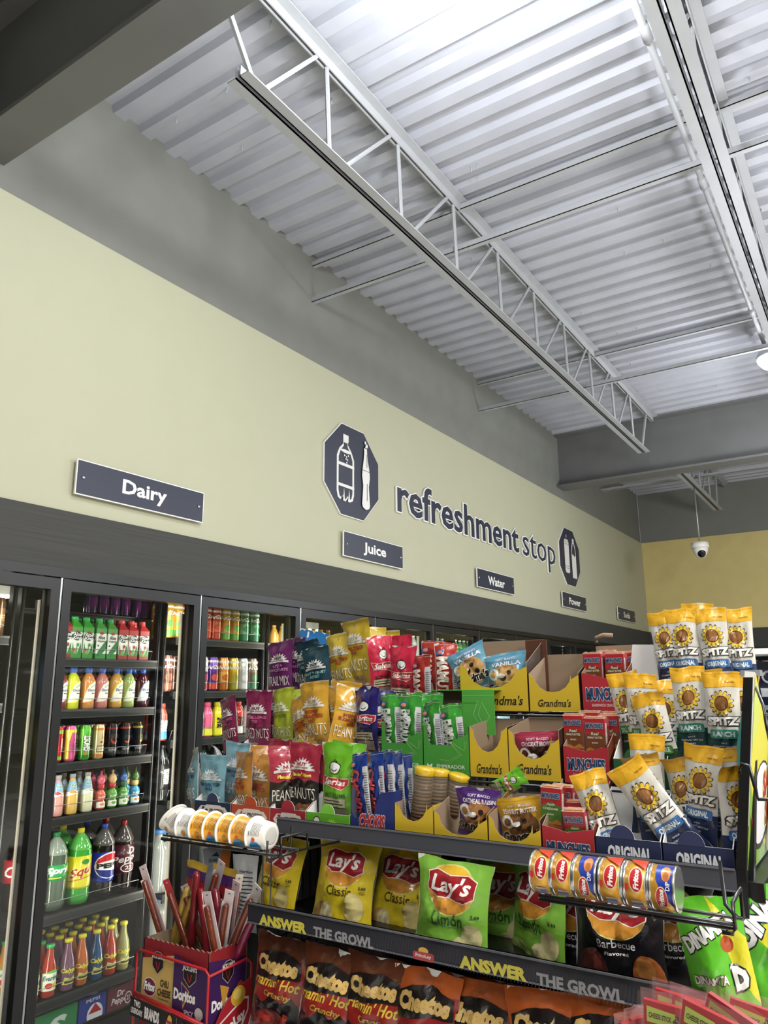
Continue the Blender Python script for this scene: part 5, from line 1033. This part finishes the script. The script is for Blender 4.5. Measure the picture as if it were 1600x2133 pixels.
# chips
def cb_(kind, px, py, D, r, y, label, seed, s=1.0, lean=0, **k): return b(kind, px, py, D, r, y, lean, label, seed=seed, s=s, name=k.pop('name', 'chip_bag'), group=k.pop('group', kind.split('_')[0]+' potato chip bags'), **k)
ls = -14
cb_('classic_chip_bag', 600, 1742, 1.77, 1, -12, 'yellow classic chip bag at the left end, behind the dip cups', 1, lean=ls); cb_('classic_chip_bag', 732, 1752, 1.75, 0, 0, 'yellow classic chip bag facing forward in the middle', 2, lean=ls)
cb_('classic_chip_bag', 850, 1765, 1.80, 1, 0, 'yellow classic chip bag partly behind the lime chip bag', 3, lean=ls); cb_('lime_chip_bag', 948, 1792, 1.67, 3, 0, 'green lime chip bag facing forward, nearest', 1, lean=-4)
cb_('lime_chip_bag', 1046, 1795, 1.86, 0, 0, 'green lime chip bag deep in the shelf', 2, lean=ls); cb_('lime_chip_bag', 1125, 1800, 1.74, 2, -30, 'green lime chip bag turned sideways beside the black bags', 3, lean=-4)
cb_('barbecue_chip_bag', 1186, 1822, 1.79, 0, 0, 'black barbecue chip bag, leftmost of the black ones', 1, lean=-4, s=.98); cb_('barbecue_chip_bag', 1283, 1826, 1.70, 0, 0, 'black barbecue chip bag facing forward under the bean dip cans', 2, lean=-3, s=1.02); cb_('barbecue_chip_bag', 1385, 1836, 1.83, 2, 25, 'black barbecue chip bag turned away at the right end', 3, lean=-4)
G = 'hot cheese snack bags'; kw = dict(name='cheese_snack_bag', lean=-5, cat='bag')
for i, (px, py, D, r, kind) in enumerate([(592, 1952, 1.62, 4, 'hot'), (694, 1976, 1.60, 5, 'hot'), (788, 1992, 1.60, 3, 'hot'), (893, 2018, 1.60, 2, 'crunchy'), (1000, 2040, 1.62, 4, 'crunchy'), (1130, 2058, 1.60, -4, 'puffed'), (1262, 2072, 1.60, 0, 'puffed')]):
    cb_(kind+'_cheese_snack_bag', px, py, D, r, 0, '%s cheese snack bag, %s from left on the bottom shelf' % ({'hot': 'black and red hot', 'crunchy': 'orange and red crunchy', 'puffed': 'orange and blue'}[kind], ORD[i]), i % 3+1, s=.92, group=kind+' cheese snack bags', **kw)
for i, (px, py) in enumerate([(640, 1962), (742, 1984), (950, 2026), (1066, 2046)]):
    cb_('hot_cheese_snack_bag' if i < 2 else 'puffed_cheese_snack_bag', px, py, 1.70, 0, 0, 'cheese snack bag in the second row of the bottom shelf, %s from left' % ORD[i], 2, s=.92, group='cheese snack bags behind', **kw)
cb_('lime_corn_bag', 1466, 1868, 1.60, -8, 10, 'bright green chile lime corn snack bag in front, below the wire basket', 1, s=1.0, group='green corn snack bags', name='corn_snack_bag'); cb_('lime_corn_bag_b', 1556, 1856, 1.70, -14, 30, 'bright green corn snack bag at the right edge of the picture', 2, group='green corn snack bags', name='corn_snack_bag')
# ================================================================ BASKETS, CUPS, CANS, STICK BOX, FAR AISLE
def wirething(name, runs, label, cat='wire basket'):
    m = MB()
    for pts, r in runs: m.tube(pts, r, M_rk, 8)
    return plain(m, name, label, cat)
Dc = 1.46
ra, rb = at(342, 1752, Dc-.03), at(580, 1778, Dc-.03); zr = (ra.z+rb.z)/2
runs = []
for dy in (-.03, .045): runs.append(([V((ra.x-.01, Dc+dy, zr)), V((rb.x, Dc+dy, zr))], .004))
runs.append(([V((ra.x, Dc-.034, zr+.010)), V((rb.x-.05, Dc-.034, zr+.010))], .0025))
runs.append(([V((rb.x-.03, Dc-.035, zr+.03)), V((rb.x-.03, Dc-.035, zr-.012)), V((rb.x-.03, Dc+.05, zr-.012)), V((rb.x-.03, Dc+.05, zr+.05))], .003))
runs.append(([V((rb.x+.012, Dc-.035, zr+.002)), V((rb.x+.012, Dc-.035, zr+.04)), V((rb.x+.012, Dc+.06, zr+.04)), V((rb.x+.012, Dc+.06, zr))], .0035))
for x in (ra.x, (ra.x+rb.x)/2, rb.x-.01): runs.append(([V((x, Dc-.03, zr-.004)), V((x, Dc+.06, zr-.004)), V((x, 1.70, zr-.01))], .003))
wirething('wire_basket', runs, 'black wire basket holding the row of dip cups')
def cup(px, py, r0, col, accent, tilt, label):
    t = empty('dip_cup'); c = mat(col, .35, 0, .2, kind='cup'); prof = [(.024, 0), (.030, .002), (.036, .046), (.0385, .047)]
    m = MB(); m.lathe(prof, c, 28); it = [Rc(.52, .2+.09*k, .78, .225+.09*k, '4a4a48' if col[:2] != 'dc' or col == 'dcd8ce' else '5a3c14') for k in range(7)]+[Rc(.52, .86, .6, .9, '4a4a48')]
    if accent: it += [P([(.12, .6), (.34, .9), (.42, .7), (.40, .3), (.30, .1), (.22, .35)], '3a92d0'), E(.45, .55, .045, .12, 'd8602c')]
    else: it += [E(.40, .5, .05, .16, 'c8862c' if col[0] != 'e' else 'd8a040')]
    lathe_print(m, [(.030, .002), (.036, .046)], .004, .044, it, n=28, segs=16, mk=lambda h: mat(h, .4, kind='cupink')); m.build('cup_body', t)
    m = MB(); m.lathe([(.0385, .046), (.041, .047), (.041, .050), (.0, .0505)], mat('e8e6e0', .3, 0, .2, kind='lid'), 28); m.build('lid', t)
    m = MB(); m.lathe([(.018, -.0004), (.020, .0)], mat('b8b6b0', .4), 20); m.build('base_ring', t)
    t.rotation_euler = (0, R(-90+tilt), 0); t.location = at(px, py, Dc)-t.rotation_euler.to_matrix() @ V((0, 0, .024)); t.location.z = max(t.location.z, zr+.034) if tilt == 0 else t.location.z; tag(t, label, 'cup', 'dip cups lying in the wire basket')
for i, (px, col, ac, tl, nm) in enumerate([(371, 'dcd8ce', 0, 38, 'white dip cup tipped over at the left end'), (402, 'd8d5cc', 0, 0, 'white dip cup, second from left'), (430, 'dc9a2a', 0, 0, 'orange dip cup, leftmost orange one'), (459, 'dc9a2a', 1, 0, 'orange dip cup with a small blue mark'), (487, 'dc9a2a', 0, 0, 'orange dip cup, third orange one from left'), (515, 'd8962a', 1, 0, 'orange dip cup beside the white one at the right end'), (549, 'd9d6ce', 1, 0, 'white dip cup with blue print at the right end')]):
    cup(px, 1716+4.2*i, 0, col, ac, tl, nm+' of the basket')
# bean dip cans
Df = 1.44; pa, pb = at(1115, 1860, Df), at(1417, 1897, Df); zc = .036+pa.z*.5+pb.z*.5
for i, (px, blue) in enumerate([(1140, 0), (1184, 0), (1230, 1), (1283, 0), (1335, 0), (1388, 1)]):
    t = empty('dip_can'); r, h = .0355, .040; prof = [(r, .001), (r, h-.001)]
    m = MB(); m.lathe([(r, .0), (r, h)], mat('dca438', .3, .2, .4, kind='dipcan'), 28)
    it = [Rc(0, 0, 1, .06, 'd8d4c8'), E(.62, .45, .17, .34, 'e8d8b0'), E(.62, .45, .155, .30, 'b8202c'), T('Fritos', .62, .45, .26, .26, 'f0ece4', b=.05, sh=.2), Rc(.18, .2, .34, .75, 'e8e8ec')]+[Rc(.185+.022*k, .2, .192+.022*k+.004*(k % 2), .75, '2a3a80') for k in range(7)]
    if blue: it = [P([(.3, 0), (.5, .5), (.65, .75), (1, .8), (1, 0)], '223a98'), E(.75, .3, .12, .22, 'c88040'), E(.70, .3, .07, .12, 'a8602c'), E(.42, .5, .15, .28, 'e8d8b0'), E(.42, .5, .135, .25, 'b8202c'), T('Fritos', .42, .5, .24, .24, 'f0ece4', b=.05, sh=.2), T('DIP', .58, .2, .1, .2, 'e8e8f0')]
    else: it += [Rc(.48, .8, .56, .95, 'c83030'), P([(.75, 0), (1, 0), (1, 1), (.85, .6)], 'c8402c')]
    lathe_print(m, prof, .002, h-.002, it, n=28, segs=16, mk=lambda c: mat(c, .3, .1, .4, kind='dipink')); m.build('can_body', t)
    for zz in (-.0005, h-.0015):
        m = MB(); m.lathe([(r-.004, zz-.001), (r+.0012, zz-.001), (r+.0016, zz+.0025), (r+.0002, zz+.003)], mat('c6c8ca', .2, .9), 28); m.lathe([(.0, zz+.0005), (r-.003, zz+.0005)], mat('c6c8ca', .25, .9), 28); m.build('can_rim', t)
    t.rotation_euler = (0, R(-90), 0); c = at(px, 1850, Df); t.location = (c.x+.02, Df, zc); tag(t, ('blue and yellow' if blue else 'yellow')+' bean dip can, %s from left in the basket' % ORD[i], 'can', 'bean dip cans in the wire basket')
zf = zc-.0405; xr = at(1530, 1900, Df-.03).x; x0 = at(1125, 1860, Df-.03).x
runs = []
for dy, dz in ((-.03, 0), (.035, 0), (-.036, .008)): runs.append(([V((x0, Df+dy, zf+dz)), V((xr, Df+dy, zf+dz))], .0032))
runs += [([V((xr-.02, Df-.036, zf-.006)), V((xr-.004, Df-.036, zf-.006)), V((xr, Df-.036, zf+.002)), V((xr, Df-.036, zf+.04)), V((xr, Df+.04, zf+.045)), V((xr, Df+.04, zf))], .0035),
         ([V((x0, Df-.03, zf)), V((x0, Df+.04, zf)), V((x0, 1.62, zf)), V((x0, 1.672, zf+.02))], .0035)]
p = [at(1500, 1795, 1.60), at(1512, 1885, 1.53), V((xr-.01, Df+.04, zf))]; runs.append((p, .0038))
for x in (x0+.1, x0+.2): runs.append(([V((x, Df-.036, zf+.005)), V((x, Df-.03, zf-.006)), V((x, Df+.04, zf-.006))], .0025))
wirething('wire_basket', runs, 'black wire basket holding the bean dip cans')
# printed stick box in a red wire holder
fx0, fx1, fy, fz0, fz1, dep = 1.172, 1.420, 1.53, .72, .962, .135
m = MB(); w = fx1-fx0; H = fz1-fz0; zig = []
n = 26
for k in range(n+1): zig.append((w-w*k/n, H+(.004 if k % 2 else 0)+ .012*(1-abs(2*(k/n)-1))*0))
RC = card('8f1a22'); m.prism([(0, 0), (w, 0)]+zig, (fx0, fy, fz0), (1, 0, 0), (0, 0, 1), .003, RC, BR, BR)
zs = [(dep-dep*k/14, H+(.004 if k % 2 else 0)) for k in range(15)]
m.prism([(0, 0), (dep, 0)]+zs, (fx1, fy, fz0), (0, 1, 0), (0, 0, 1), .003, RC, BR, BR); m.box((fx0, fy, fz0), (fx0+.003, fy+dep, fz1), BR); m.box((fx0, fy+dep, fz0), (fx1, fy+dep+.003, fz1+.01), BR); m.box((fx0, fy, fz0), (fx1, fy+dep, fz0+.003), BR)
def jl(cx, cy, s=1.0): return [P([(cx-.16*s, cy-.06), (cx-.16*s, cy+.05), (cx-.06*s, cy+.09), (cx+.06*s, cy+.09), (cx+.16*s, cy+.05), (cx+.16*s, cy-.06), (cx, cy-.14)], 'b0a8a0'), P([(cx-.15*s, cy-.055), (cx-.15*s, cy+.045), (cx-.055*s, cy+.083), (cx+.055*s, cy+.083), (cx+.15*s, cy+.045), (cx+.15*s, cy-.055), (cx, cy-.13)], '241416'), ribbon([(cx-.05*s, cy-.01), (cx-.03*s, cy-.06), (cx, cy-.09), (cx+.03*s, cy-.06), (cx+.05*s, cy-.01)], .012, 1, 'b0202c'), T("JACK LINK'S", cx, cy+.035, .36*s, .058, 'e4e0dc', b=.05, sh=.1)]
left = [P([(0, 0), (.5, 0), (.5, .9), (.0, .80)], 'c8a458'), P([(0, 0), (.5, 0), (.5, .30), (.25, .25), (0, .32)], '8f1a22'), E(.13, .53, .105, .095, 'e0d8d0'), E(.13, .53, .098, .085, '7a2038'), T('Fritos', .13, .535, .17, .09, 'f0ece6', '1f3050', b=.05, sh=.2), T('CHILI', .36, .60, .13, .07, '3a2414', b=.03), T('CHEESE', .36, .51, .20, .07, '3a2414', b=.03), Rc(.28, .445, .44, .45, '3a2414'), T('MEAT STICKS', .25, .22, .33, .035, 'e8d8c8', b=.02)]+jl(.25, .81, .55)
right = [P([(.5, .1), (1, .0), (1, .84), (.5, .92)], '3c1c58'), P([(.5, 0), (1, 0), (1, .22), (.5, .16)], '8f1a22'), P([(.62, .68), (.75, .60), (.66, .42)], 'c8902c'), P([(.63, .66), (.73, .60), (.66, .46)], '3c1c58'), T('Doritos', .68, .55, .32, .11, 'ece8e4', b=.05), T('SPICY', .75, .40, .14, .045, 'd8d0d8', b=.02), T('SWEET CHILI', .75, .34, .30, .045, 'd8d0d8', b=.02), E(.9, .42, .06, .06, 'c8c0b8'), T('MEAT STICKS', .74, .13, .34, .035, 'e8d8c8', b=.02)]+jl(.75, .78, .6)
printed(m, left+right, panel_map((fx0, fy-.0003, fz0), (w, 0, 0), (0, 0, H)), w/H)
s2 = [P([(0, 0), (1, .0), (1, .84), (0, .92)], '3c1c58'), T('Doritos', .4, .48, .6, .11, 'ece8e4', b=.05), P([(.3, .66), (.55, .60), (.4, .42)], 'c8902c'), E(.85, .55, .1, .07, 'b84a30')]+jl(.5, .78, .95)
printed(m, s2, panel_map((fx1+.0003, fy, fz0), (0, dep, 0), (0, 0, H)), dep/H)
plain(m, 'meat_stick_box', 'red and purple printed box full of meat sticks in a red wire holder', 'carton')
M_red = mat('a81820', .35, 0, .2, kind='redwire'); t = empty('wire_holder', (fx0, fy, fz0)); tag(t, 'red wire holder with a black lettered strip around the meat stick box', 'rack')
def rel(*p): return [V(q)-V((fx0, fy, fz0)) for q in p]
m = MB(); zt_ = .935; m.tube(rel((fx0-.012, fy-.012, fz0), (fx0-.012, fy-.012, zt_-.01), (fx0, fy-.012, zt_), (fx1, fy-.012, zt_-.006), (fx1+.012, fy-.012, zt_-.016), (fx1+.012, fy-.012, fz0)), .0035, M_red, 8)
m.tube(rel((fx1+.012, fy-.012, zt_-.02), (fx1+.012, fy+dep-.01, zt_-.015), (fx1+.012, fy+dep+.01, zt_-.03), (fx1+.012, fy+dep+.01, fz0)), .0035, M_red, 8); m.tube(rel((fx0-.012, fy-.014, .83), (fx1+.014, fy-.014, .805)), .005, M_red, 8); m.build('wire_frame', t)
m = MB(); O = V((-.02, -.018, .83-.052-fz0)); U = V((w+.034, 0, -.022)); Wv = V((0, 0, .045)); m.prism([(0, 0), (1, 0), (1, 1), (0, 1)], O, U, Wv, .002, mat('1a1516', .5), M_red)
printed(m, [T('TWO', .10, .72, .09, .34, 'e0dcd8', b=.04), T('LEGENDARY', .10, .32, .16, .30, 'e0dcd8', b=.03), T('BRANDS', .31, .48, .20, .62, 'e0dcd8', b=.05), E(.55, .62, .03, .3, 'd8a83c'), pill(.50, .2, .60, .62, .02, .12, 'a82a30'), T('FritoLay', .55, .4, .08, .2, 'e8d8d0'), Rc(.64, .05, .645, .95, '8a8480'), E(.73, .5, .05, .35, '3a3432'), T("JACK LINK'S", .73, .5, .08, .16, 'c8c4c0'), T('ONE EPIC', .88, .5, .14, .4, 'e0dcd8', b=.04)], panel_map(O+V((0, -.0003, 0)), U, Wv), U.length/.045); m.build('lettered_strip', t)
m = MB(); O = V((w+.017, -.012, 0)); hh = .155; pts = [(0, 0), (dep+.02, 0), (dep+.02, hh)]+[(dep+.02-(dep+.02)*sin(R(a)), hh*(.0+.97*cos(R(a)))) for a in (15, 30, 45, 60, 75, 88)]
m.prism(pts, O, (0, 1, 0), (0, 0, 1), .002, card('b01c26')); S = panel_map(O+V((.0004, 0, 0)), (0, dep+.02, 0), (0, 0, hh))
printed(m, [P([(.12, .12), (.10, .34), (.22, .50), (.5, .62), (.82, .74), (.92, .72), (.92, .52), (.80, .34), (.55, .22), (.3, .08)], 'e8e0dc'), P([(.14, .15), (.125, .33), (.24, .48), (.5, .59), (.82, .71), (.895, .69), (.89, .53), (.78, .37), (.54, .25), (.3, .11)], 'b01c26'), E(.66, .80, .17, .15, 'd8a82c'), E(.64, .83, .10, .08, 'e8c85a'), T('FritoLay', .52, .40, .66, .20, 'f0ece8', b=.05, rot=16)], S, (dep+.02)/hh); m.build('printed_panel', t)
# meat sticks
def stick(tx, ty, bx, by, D, wr, label, w=.028, yaw=0, nolabel=False, L=None):
    a, c = at(tx, ty, D), at(bx, by, D+.02); c = c+(c-a).normalized()*.05; L = (a-c).length; t = empty('meat_stick', c)
    zz = (a-c).normalized(); yy = (V((0, 1, 0))-zz*zz.y).normalized(); xx = yy.cross(zz); t.rotation_euler = (Matrix((xx, yy, zz)).transposed() @ Matrix.Rotation(R(yaw), 3, 'Z')).to_euler()
    m = MB(); m.lathe([(.0, .0), (.0075, .006), (.0085, .02), (.0085, L*.80), (.006, L*.82), (.0, L*.825)], mat('6a2c18', .25, 0, .5, .2, 60, kind='meat'), 12); m.build('stick', t)
    m = MB(); m.box((-w/2, .0085, 0), (w/2, .0105, L), mat(wr, .4, kind='wrap'))
    m.box((-w/2, -.0005, 0), (-w/2+.001, .0085, L*.84), mat(wr, .4, kind='wrap')); printed(m, [E(.5, .955, .14, .012, '8a7a78')], panel_map((-w/2, .0085, 0), (w, 0, 0), (0, 0, L)), w/L)
    m.build('wrapper', t); tag(t, label, 'meat stick', 'meat sticks standing in the printed box')
stick(291, 1805, 332, 1938, 1.60, 'd8c4c4', 'meat stick leaning far out to the left'); stick(344, 1832, 385, 1955, 1.60, '8a1c24', 'thin meat stick in dark red wrapper leaning left', .018, 40); stick(378, 1846, 412, 1935, 1.62, 'c8b4b4', 'meat stick with pale wrapper top behind the red one')
stick(425, 1860, 447, 1975, 1.56, 'e2d4d6', 'meat stick with white wrapper in the middle front'); stick(475, 1858, 460, 1965, 1.585, 'e0d4d6', 'meat stick right of the middle front one', yaw=15); stick(488, 1838, 470, 1960, 1.61, 'd8c0c4', 'meat stick with pink wrapper behind, right of middle'); stick(500, 1826, 480, 1955, 1.63, 'd8d0c0', 'meat stick with cream wrapper end pointing right', .02, 50)
stick(533, 1848, 488, 1960, 1.60, 'dcd8d8', 'meat stick leaning out to the right over the box edge'); stick(457, 1796, 430, 1900, 1.65, 'b8aeb0', 'meat stick with grey wrapper at the back')
for i, (tx, ty, bx, by, c) in enumerate([(392, 1848, 365, 1945, 'c8a040'), (402, 1868, 372, 1955, 'a8802c'), (410, 1815, 400, 1950, '8a1a22'), (418, 1850, 432, 1975, '9a1c26'), (448, 1850, 462, 1975, '8a1c30'), (530, 1905, 500, 1975, '8a2048')]):
    a, c2 = at(tx, ty, 1.63), at(bx, by, 1.63); m = MB(); d = (a-c2).normalized(); m.tube([c2-d*.04, c2, a-d*.012, a], [.010, .011, .011, .006], foil(c), 8); plain(m, 'wrapped_snack_stick', '%s wrapped snack stick, %s of those between the meat sticks' % ({'c': 'gold', 'a': 'brown gold', '8': 'dark red', '9': 'dark red'}[c[0]], ORD[i]), 'packet', 'foil wrapped sticks')
# packs hanging behind the sticks
KD['red_pouch'] = ('red_pouch', .085, .17, .02, foil('a01c22'), [Rc(0, .72, 1, .88, '4a2468'), Rc(0, .88, 1, 1, 'b8962c'), E(.5, .5, .2, .1, '241416'), T("JACK LINK'S", .5, .5, .6, .05, 'd8d4d0')])
KD['grey_pack'] = ('grey_pack', .12, .2, .03, foil('8a9098'), [T('QUAKER', .5, .82, .5, .06, '22262c'), P([(.35, .88), (.5, .94), (.65, .88)], '22262c'), Rc(.7, 0, 1, 1, 'c86a1c')])
KD['white_pack'] = ('white_pack', .10, .2, .03, foil('c4c6c8'), [T('Nutrition', .6, .78, .5, .04, '22262c')]+[Rc(.4, .70-.05*k, .9, .715-.05*k, '3a3e44') for k in range(11)])
bag('red_pouch', 412, 1795, 1.70, 6, 0, 0, 'red and purple foil pouch hanging behind the meat sticks, left one', name='snack_pouch', seed=1, group='red foil pouches'); bag('red_pouch', 470, 1805, 1.72, 10, 10, 0, 'red and purple foil pouch hanging behind the meat sticks, right one', name='snack_pouch', seed=2, group='red foil pouches')
bag('grey_pack', 452, 1765, 1.80, 0, 0, 0, 'grey and orange pack hanging below the dip cup basket', name='snack_pack', seed=1); bag('white_pack', 512, 1780, 1.74, 0, 0, 0, 'white pack with dark small print below the dip cup basket', name='snack_pack', seed=1)
m = MB()
for k in range(9): z = .75+.035*k; m.tube([(1.475, 1.66, z), (1.475, 1.90, z)], .002, M_rk, 6)
for k in range(8): y = 1.66+.034*k; m.tube([(1.475, y, .3), (1.475, y, 1.22)], .002, M_rk, 6)
plain(m, 'wire_grid_panel', 'black wire grid on the left side of the chip shelves', 'wire panel')
# cheese and meat stick packs at the bottom right
KD['meat_cheese'] = None
def mcp(px, py, D, roll, yaw, label, lean=0, edge=False):
    w, h = .090, .15; t = empty('meat_and_cheese_pack'); pk = mat('d8a0a0', .15, 0, .6, alpha=.07, kind='pinkfilm')
    m = MB(); O = V((-w/2-.008, -.004, -.01)); nn = 8; vs = []; fs = []
    for k in range(nn+1):
        x = -w/2-.007+(w+.014)*k/nn
        for j in range(5): vs.append((x, -.005+.008*noise.noise(V((k*.8, j*1.3, px*.1))), -.008+(h+.010)*j/4))
    for k in range(nn):
        for j in range(4): fs.append((k*5+j, k*5+5+j, k*5+6+j, k*5+1+j))
    m.add(vs, fs, pk, True); m.add([(x, y+.016, z) for x, y, z in vs], [f[::-1] for f in fs], mat('d8a8a8', .2, 0, .5, alpha=.2, kind='pinkfilm'), True); m.build('clear_film', t)
    m = MB(); m.box((-w/2, -.001, 0), (w/2, .008, h-.01), card('a8141c'))
    printed(m, [P([(.05, .80), (.52, .80), (.50, .93), (.05, .95)], 'a8c040'), P([(.50, .79), (.97, .76), (.97, .89), (.50, .92)], '1c1816'), T('CHEESE STICK', .26, .87, .36, .05, '2a3010', b=.03), T('+', .5, .86, .08, .07, '1a1a10', 'c8d040', b=.08), T('MEAT STICK', .75, .83, .34, .05, 'd8b040', b=.03), P([(.15, .72), (.85, .72), (.85, .45), (.5, .3), (.15, .45)], '8a8480'), P([(.17, .70), (.83, .70), (.83, .46), (.5, .33), (.17, .46)], '241416'), T("JACK LINK'S", .5, .62, .86, .11, 'e8e4e0', b=.05), E(.3, .15, .2, .08, 'd8b060'), Rc(.5, .08, .9, .18, '6a2c18')], panel_map((-w/2, -.0013, 0), (w, 0, 0), (0, 0, h-.01)), w/h)
    m.build('printed_card', t); t.rotation_euler = (R(lean), R(roll), R(yaw)); t.location = at(px+18, py+16, D)-t.rotation_euler.to_matrix() @ V((0, 0, h)); tag(t, label, 'packet', 'meat and cheese packs at the lower right')
mcp(1388, 2066, 1.26, 3, 0, 'red meat and cheese pack facing forward at the bottom edge'); mcp(1410, 2046, 1.33, 5, 0, 'red meat and cheese pack behind the forward facing one'); mcp(1326, 2090, 1.29, 0, 60, 'pink edged meat and cheese pack seen edge on at the left'); mcp(1348, 2082, 1.30, 0, 55, 'pink edged meat and cheese pack, second edge on one')
mcp(1476, 2082, 1.20, 12, -10, 'red meat and cheese pack tilted right, lower right'); mcp(1528, 2082, 1.22, 20, -15, 'red meat and cheese pack tilted strongly right'); mcp(1580, 2072, 1.27, 12, 10, 'red meat and cheese pack at the right edge'); mcp(1450, 2062, 1.30, 8, 0, 'clear topped meat and cheese pack between two red ones')
m = MB(); m.box((2.52, 1.10, .96), (2.92, 1.36, .975), M_rk)
for x in (2.52, 2.915): m.box((x, 1.10, .96), (x+.004, 1.36, 1.02), M_rk)
m.box((2.52, 1.355, .0), (2.92, 1.36, 1.02), M_rk); plain(m, 'display_tray', 'black tray under the meat and cheese packs', 'tray')
# wire basket side and far aisle
m = MB()
for k in range(16): y = 1.62+.04*k; m.tube([(2.80, y, .75), (2.80, y, 1.33)], .0022, M_rk, 6)
for k in range(14): z = .78+.035*k; m.tube([(2.80, 1.60, z), (2.80, 2.25, z)], .0018, mat('5a4a58', .2, .8), 6)
plain(m, 'wire_side_rack', 'black wire rack behind the green corn snack bags', 'wire panel')
for nmn, c in (('navy_pouch', '141c38'), ('blue_pouch', '1c3468'), ('red_pouch_far', '9a1c20'), ('brown_pouch', '6a3a24')):
    KD[nmn] = (nmn, .16, .22, .04, foil(c), [E(.5, .7, .2, .12, 'b8bcc8'), E(.5, .7, .15, .08, c), Rc(.15, .35, .85, .5, 'c8ccd4'), Rc(.2, .12, .8, .2, '8a94a8')])
q = at(1545, 1352, 4.6); FX = q.x; t = empty('far_shelf_unit', (FX+.95, 4.6, 0)); tag(t, 'shelf unit in the next aisle at the right edge, full of pouches', 'shelf unit')
m = MB(); m.box((-.95, 0, 0), (1.2, .5, .12), M_rk); m.box((-.95, .4, 0), (1.2, .45, q.z), M_rk); m.build('body', t)
for z in (.35, .72, 1.08, 1.44): m = MB(); m.box((-.95, .05, z-.02), (1.2, .4, z), M_rk); m.box((-.95, .045, z-.03), (1.2, .05, z), mat('b8b8b4', .5)); m.build('shelf', t)
m = MB(); m.box((-.95, -.02, q.z-.03), (1.2, .42, q.z), mat('d8d8d4', .5)); m.build('top_board', t)
for zi, z in enumerate((1.442, 1.082, .722)):
    for k in range(7):
        nmn = [('navy_pouch', 'blue_pouch', 'navy_pouch'), ('blue_pouch', 'navy_pouch', 'red_pouch_far'), ('red_pouch_far', 'brown_pouch', 'brown_pouch')][zi][k % 3]
        kd = KD[nmn]; me = bag_mesh(*kd[:4], kd[4], kd[5], k % 2); place(me, 'snack_pouch', (FX+.10+k*.2, 4.78, z), (-4, 0, 0), '%s pouch, %s from left on the %s row of the far shelf unit' % ({'n': 'navy', 'b': 'blue', 'r': 'red'}[nmn[0]] if nmn[:2] != 'br' else 'brown', ORD[k], ['top', 'middle', 'low'][zi]), 'pouch', 'pouches in the next aisle', 1.4 if zi == 0 else 1.15)
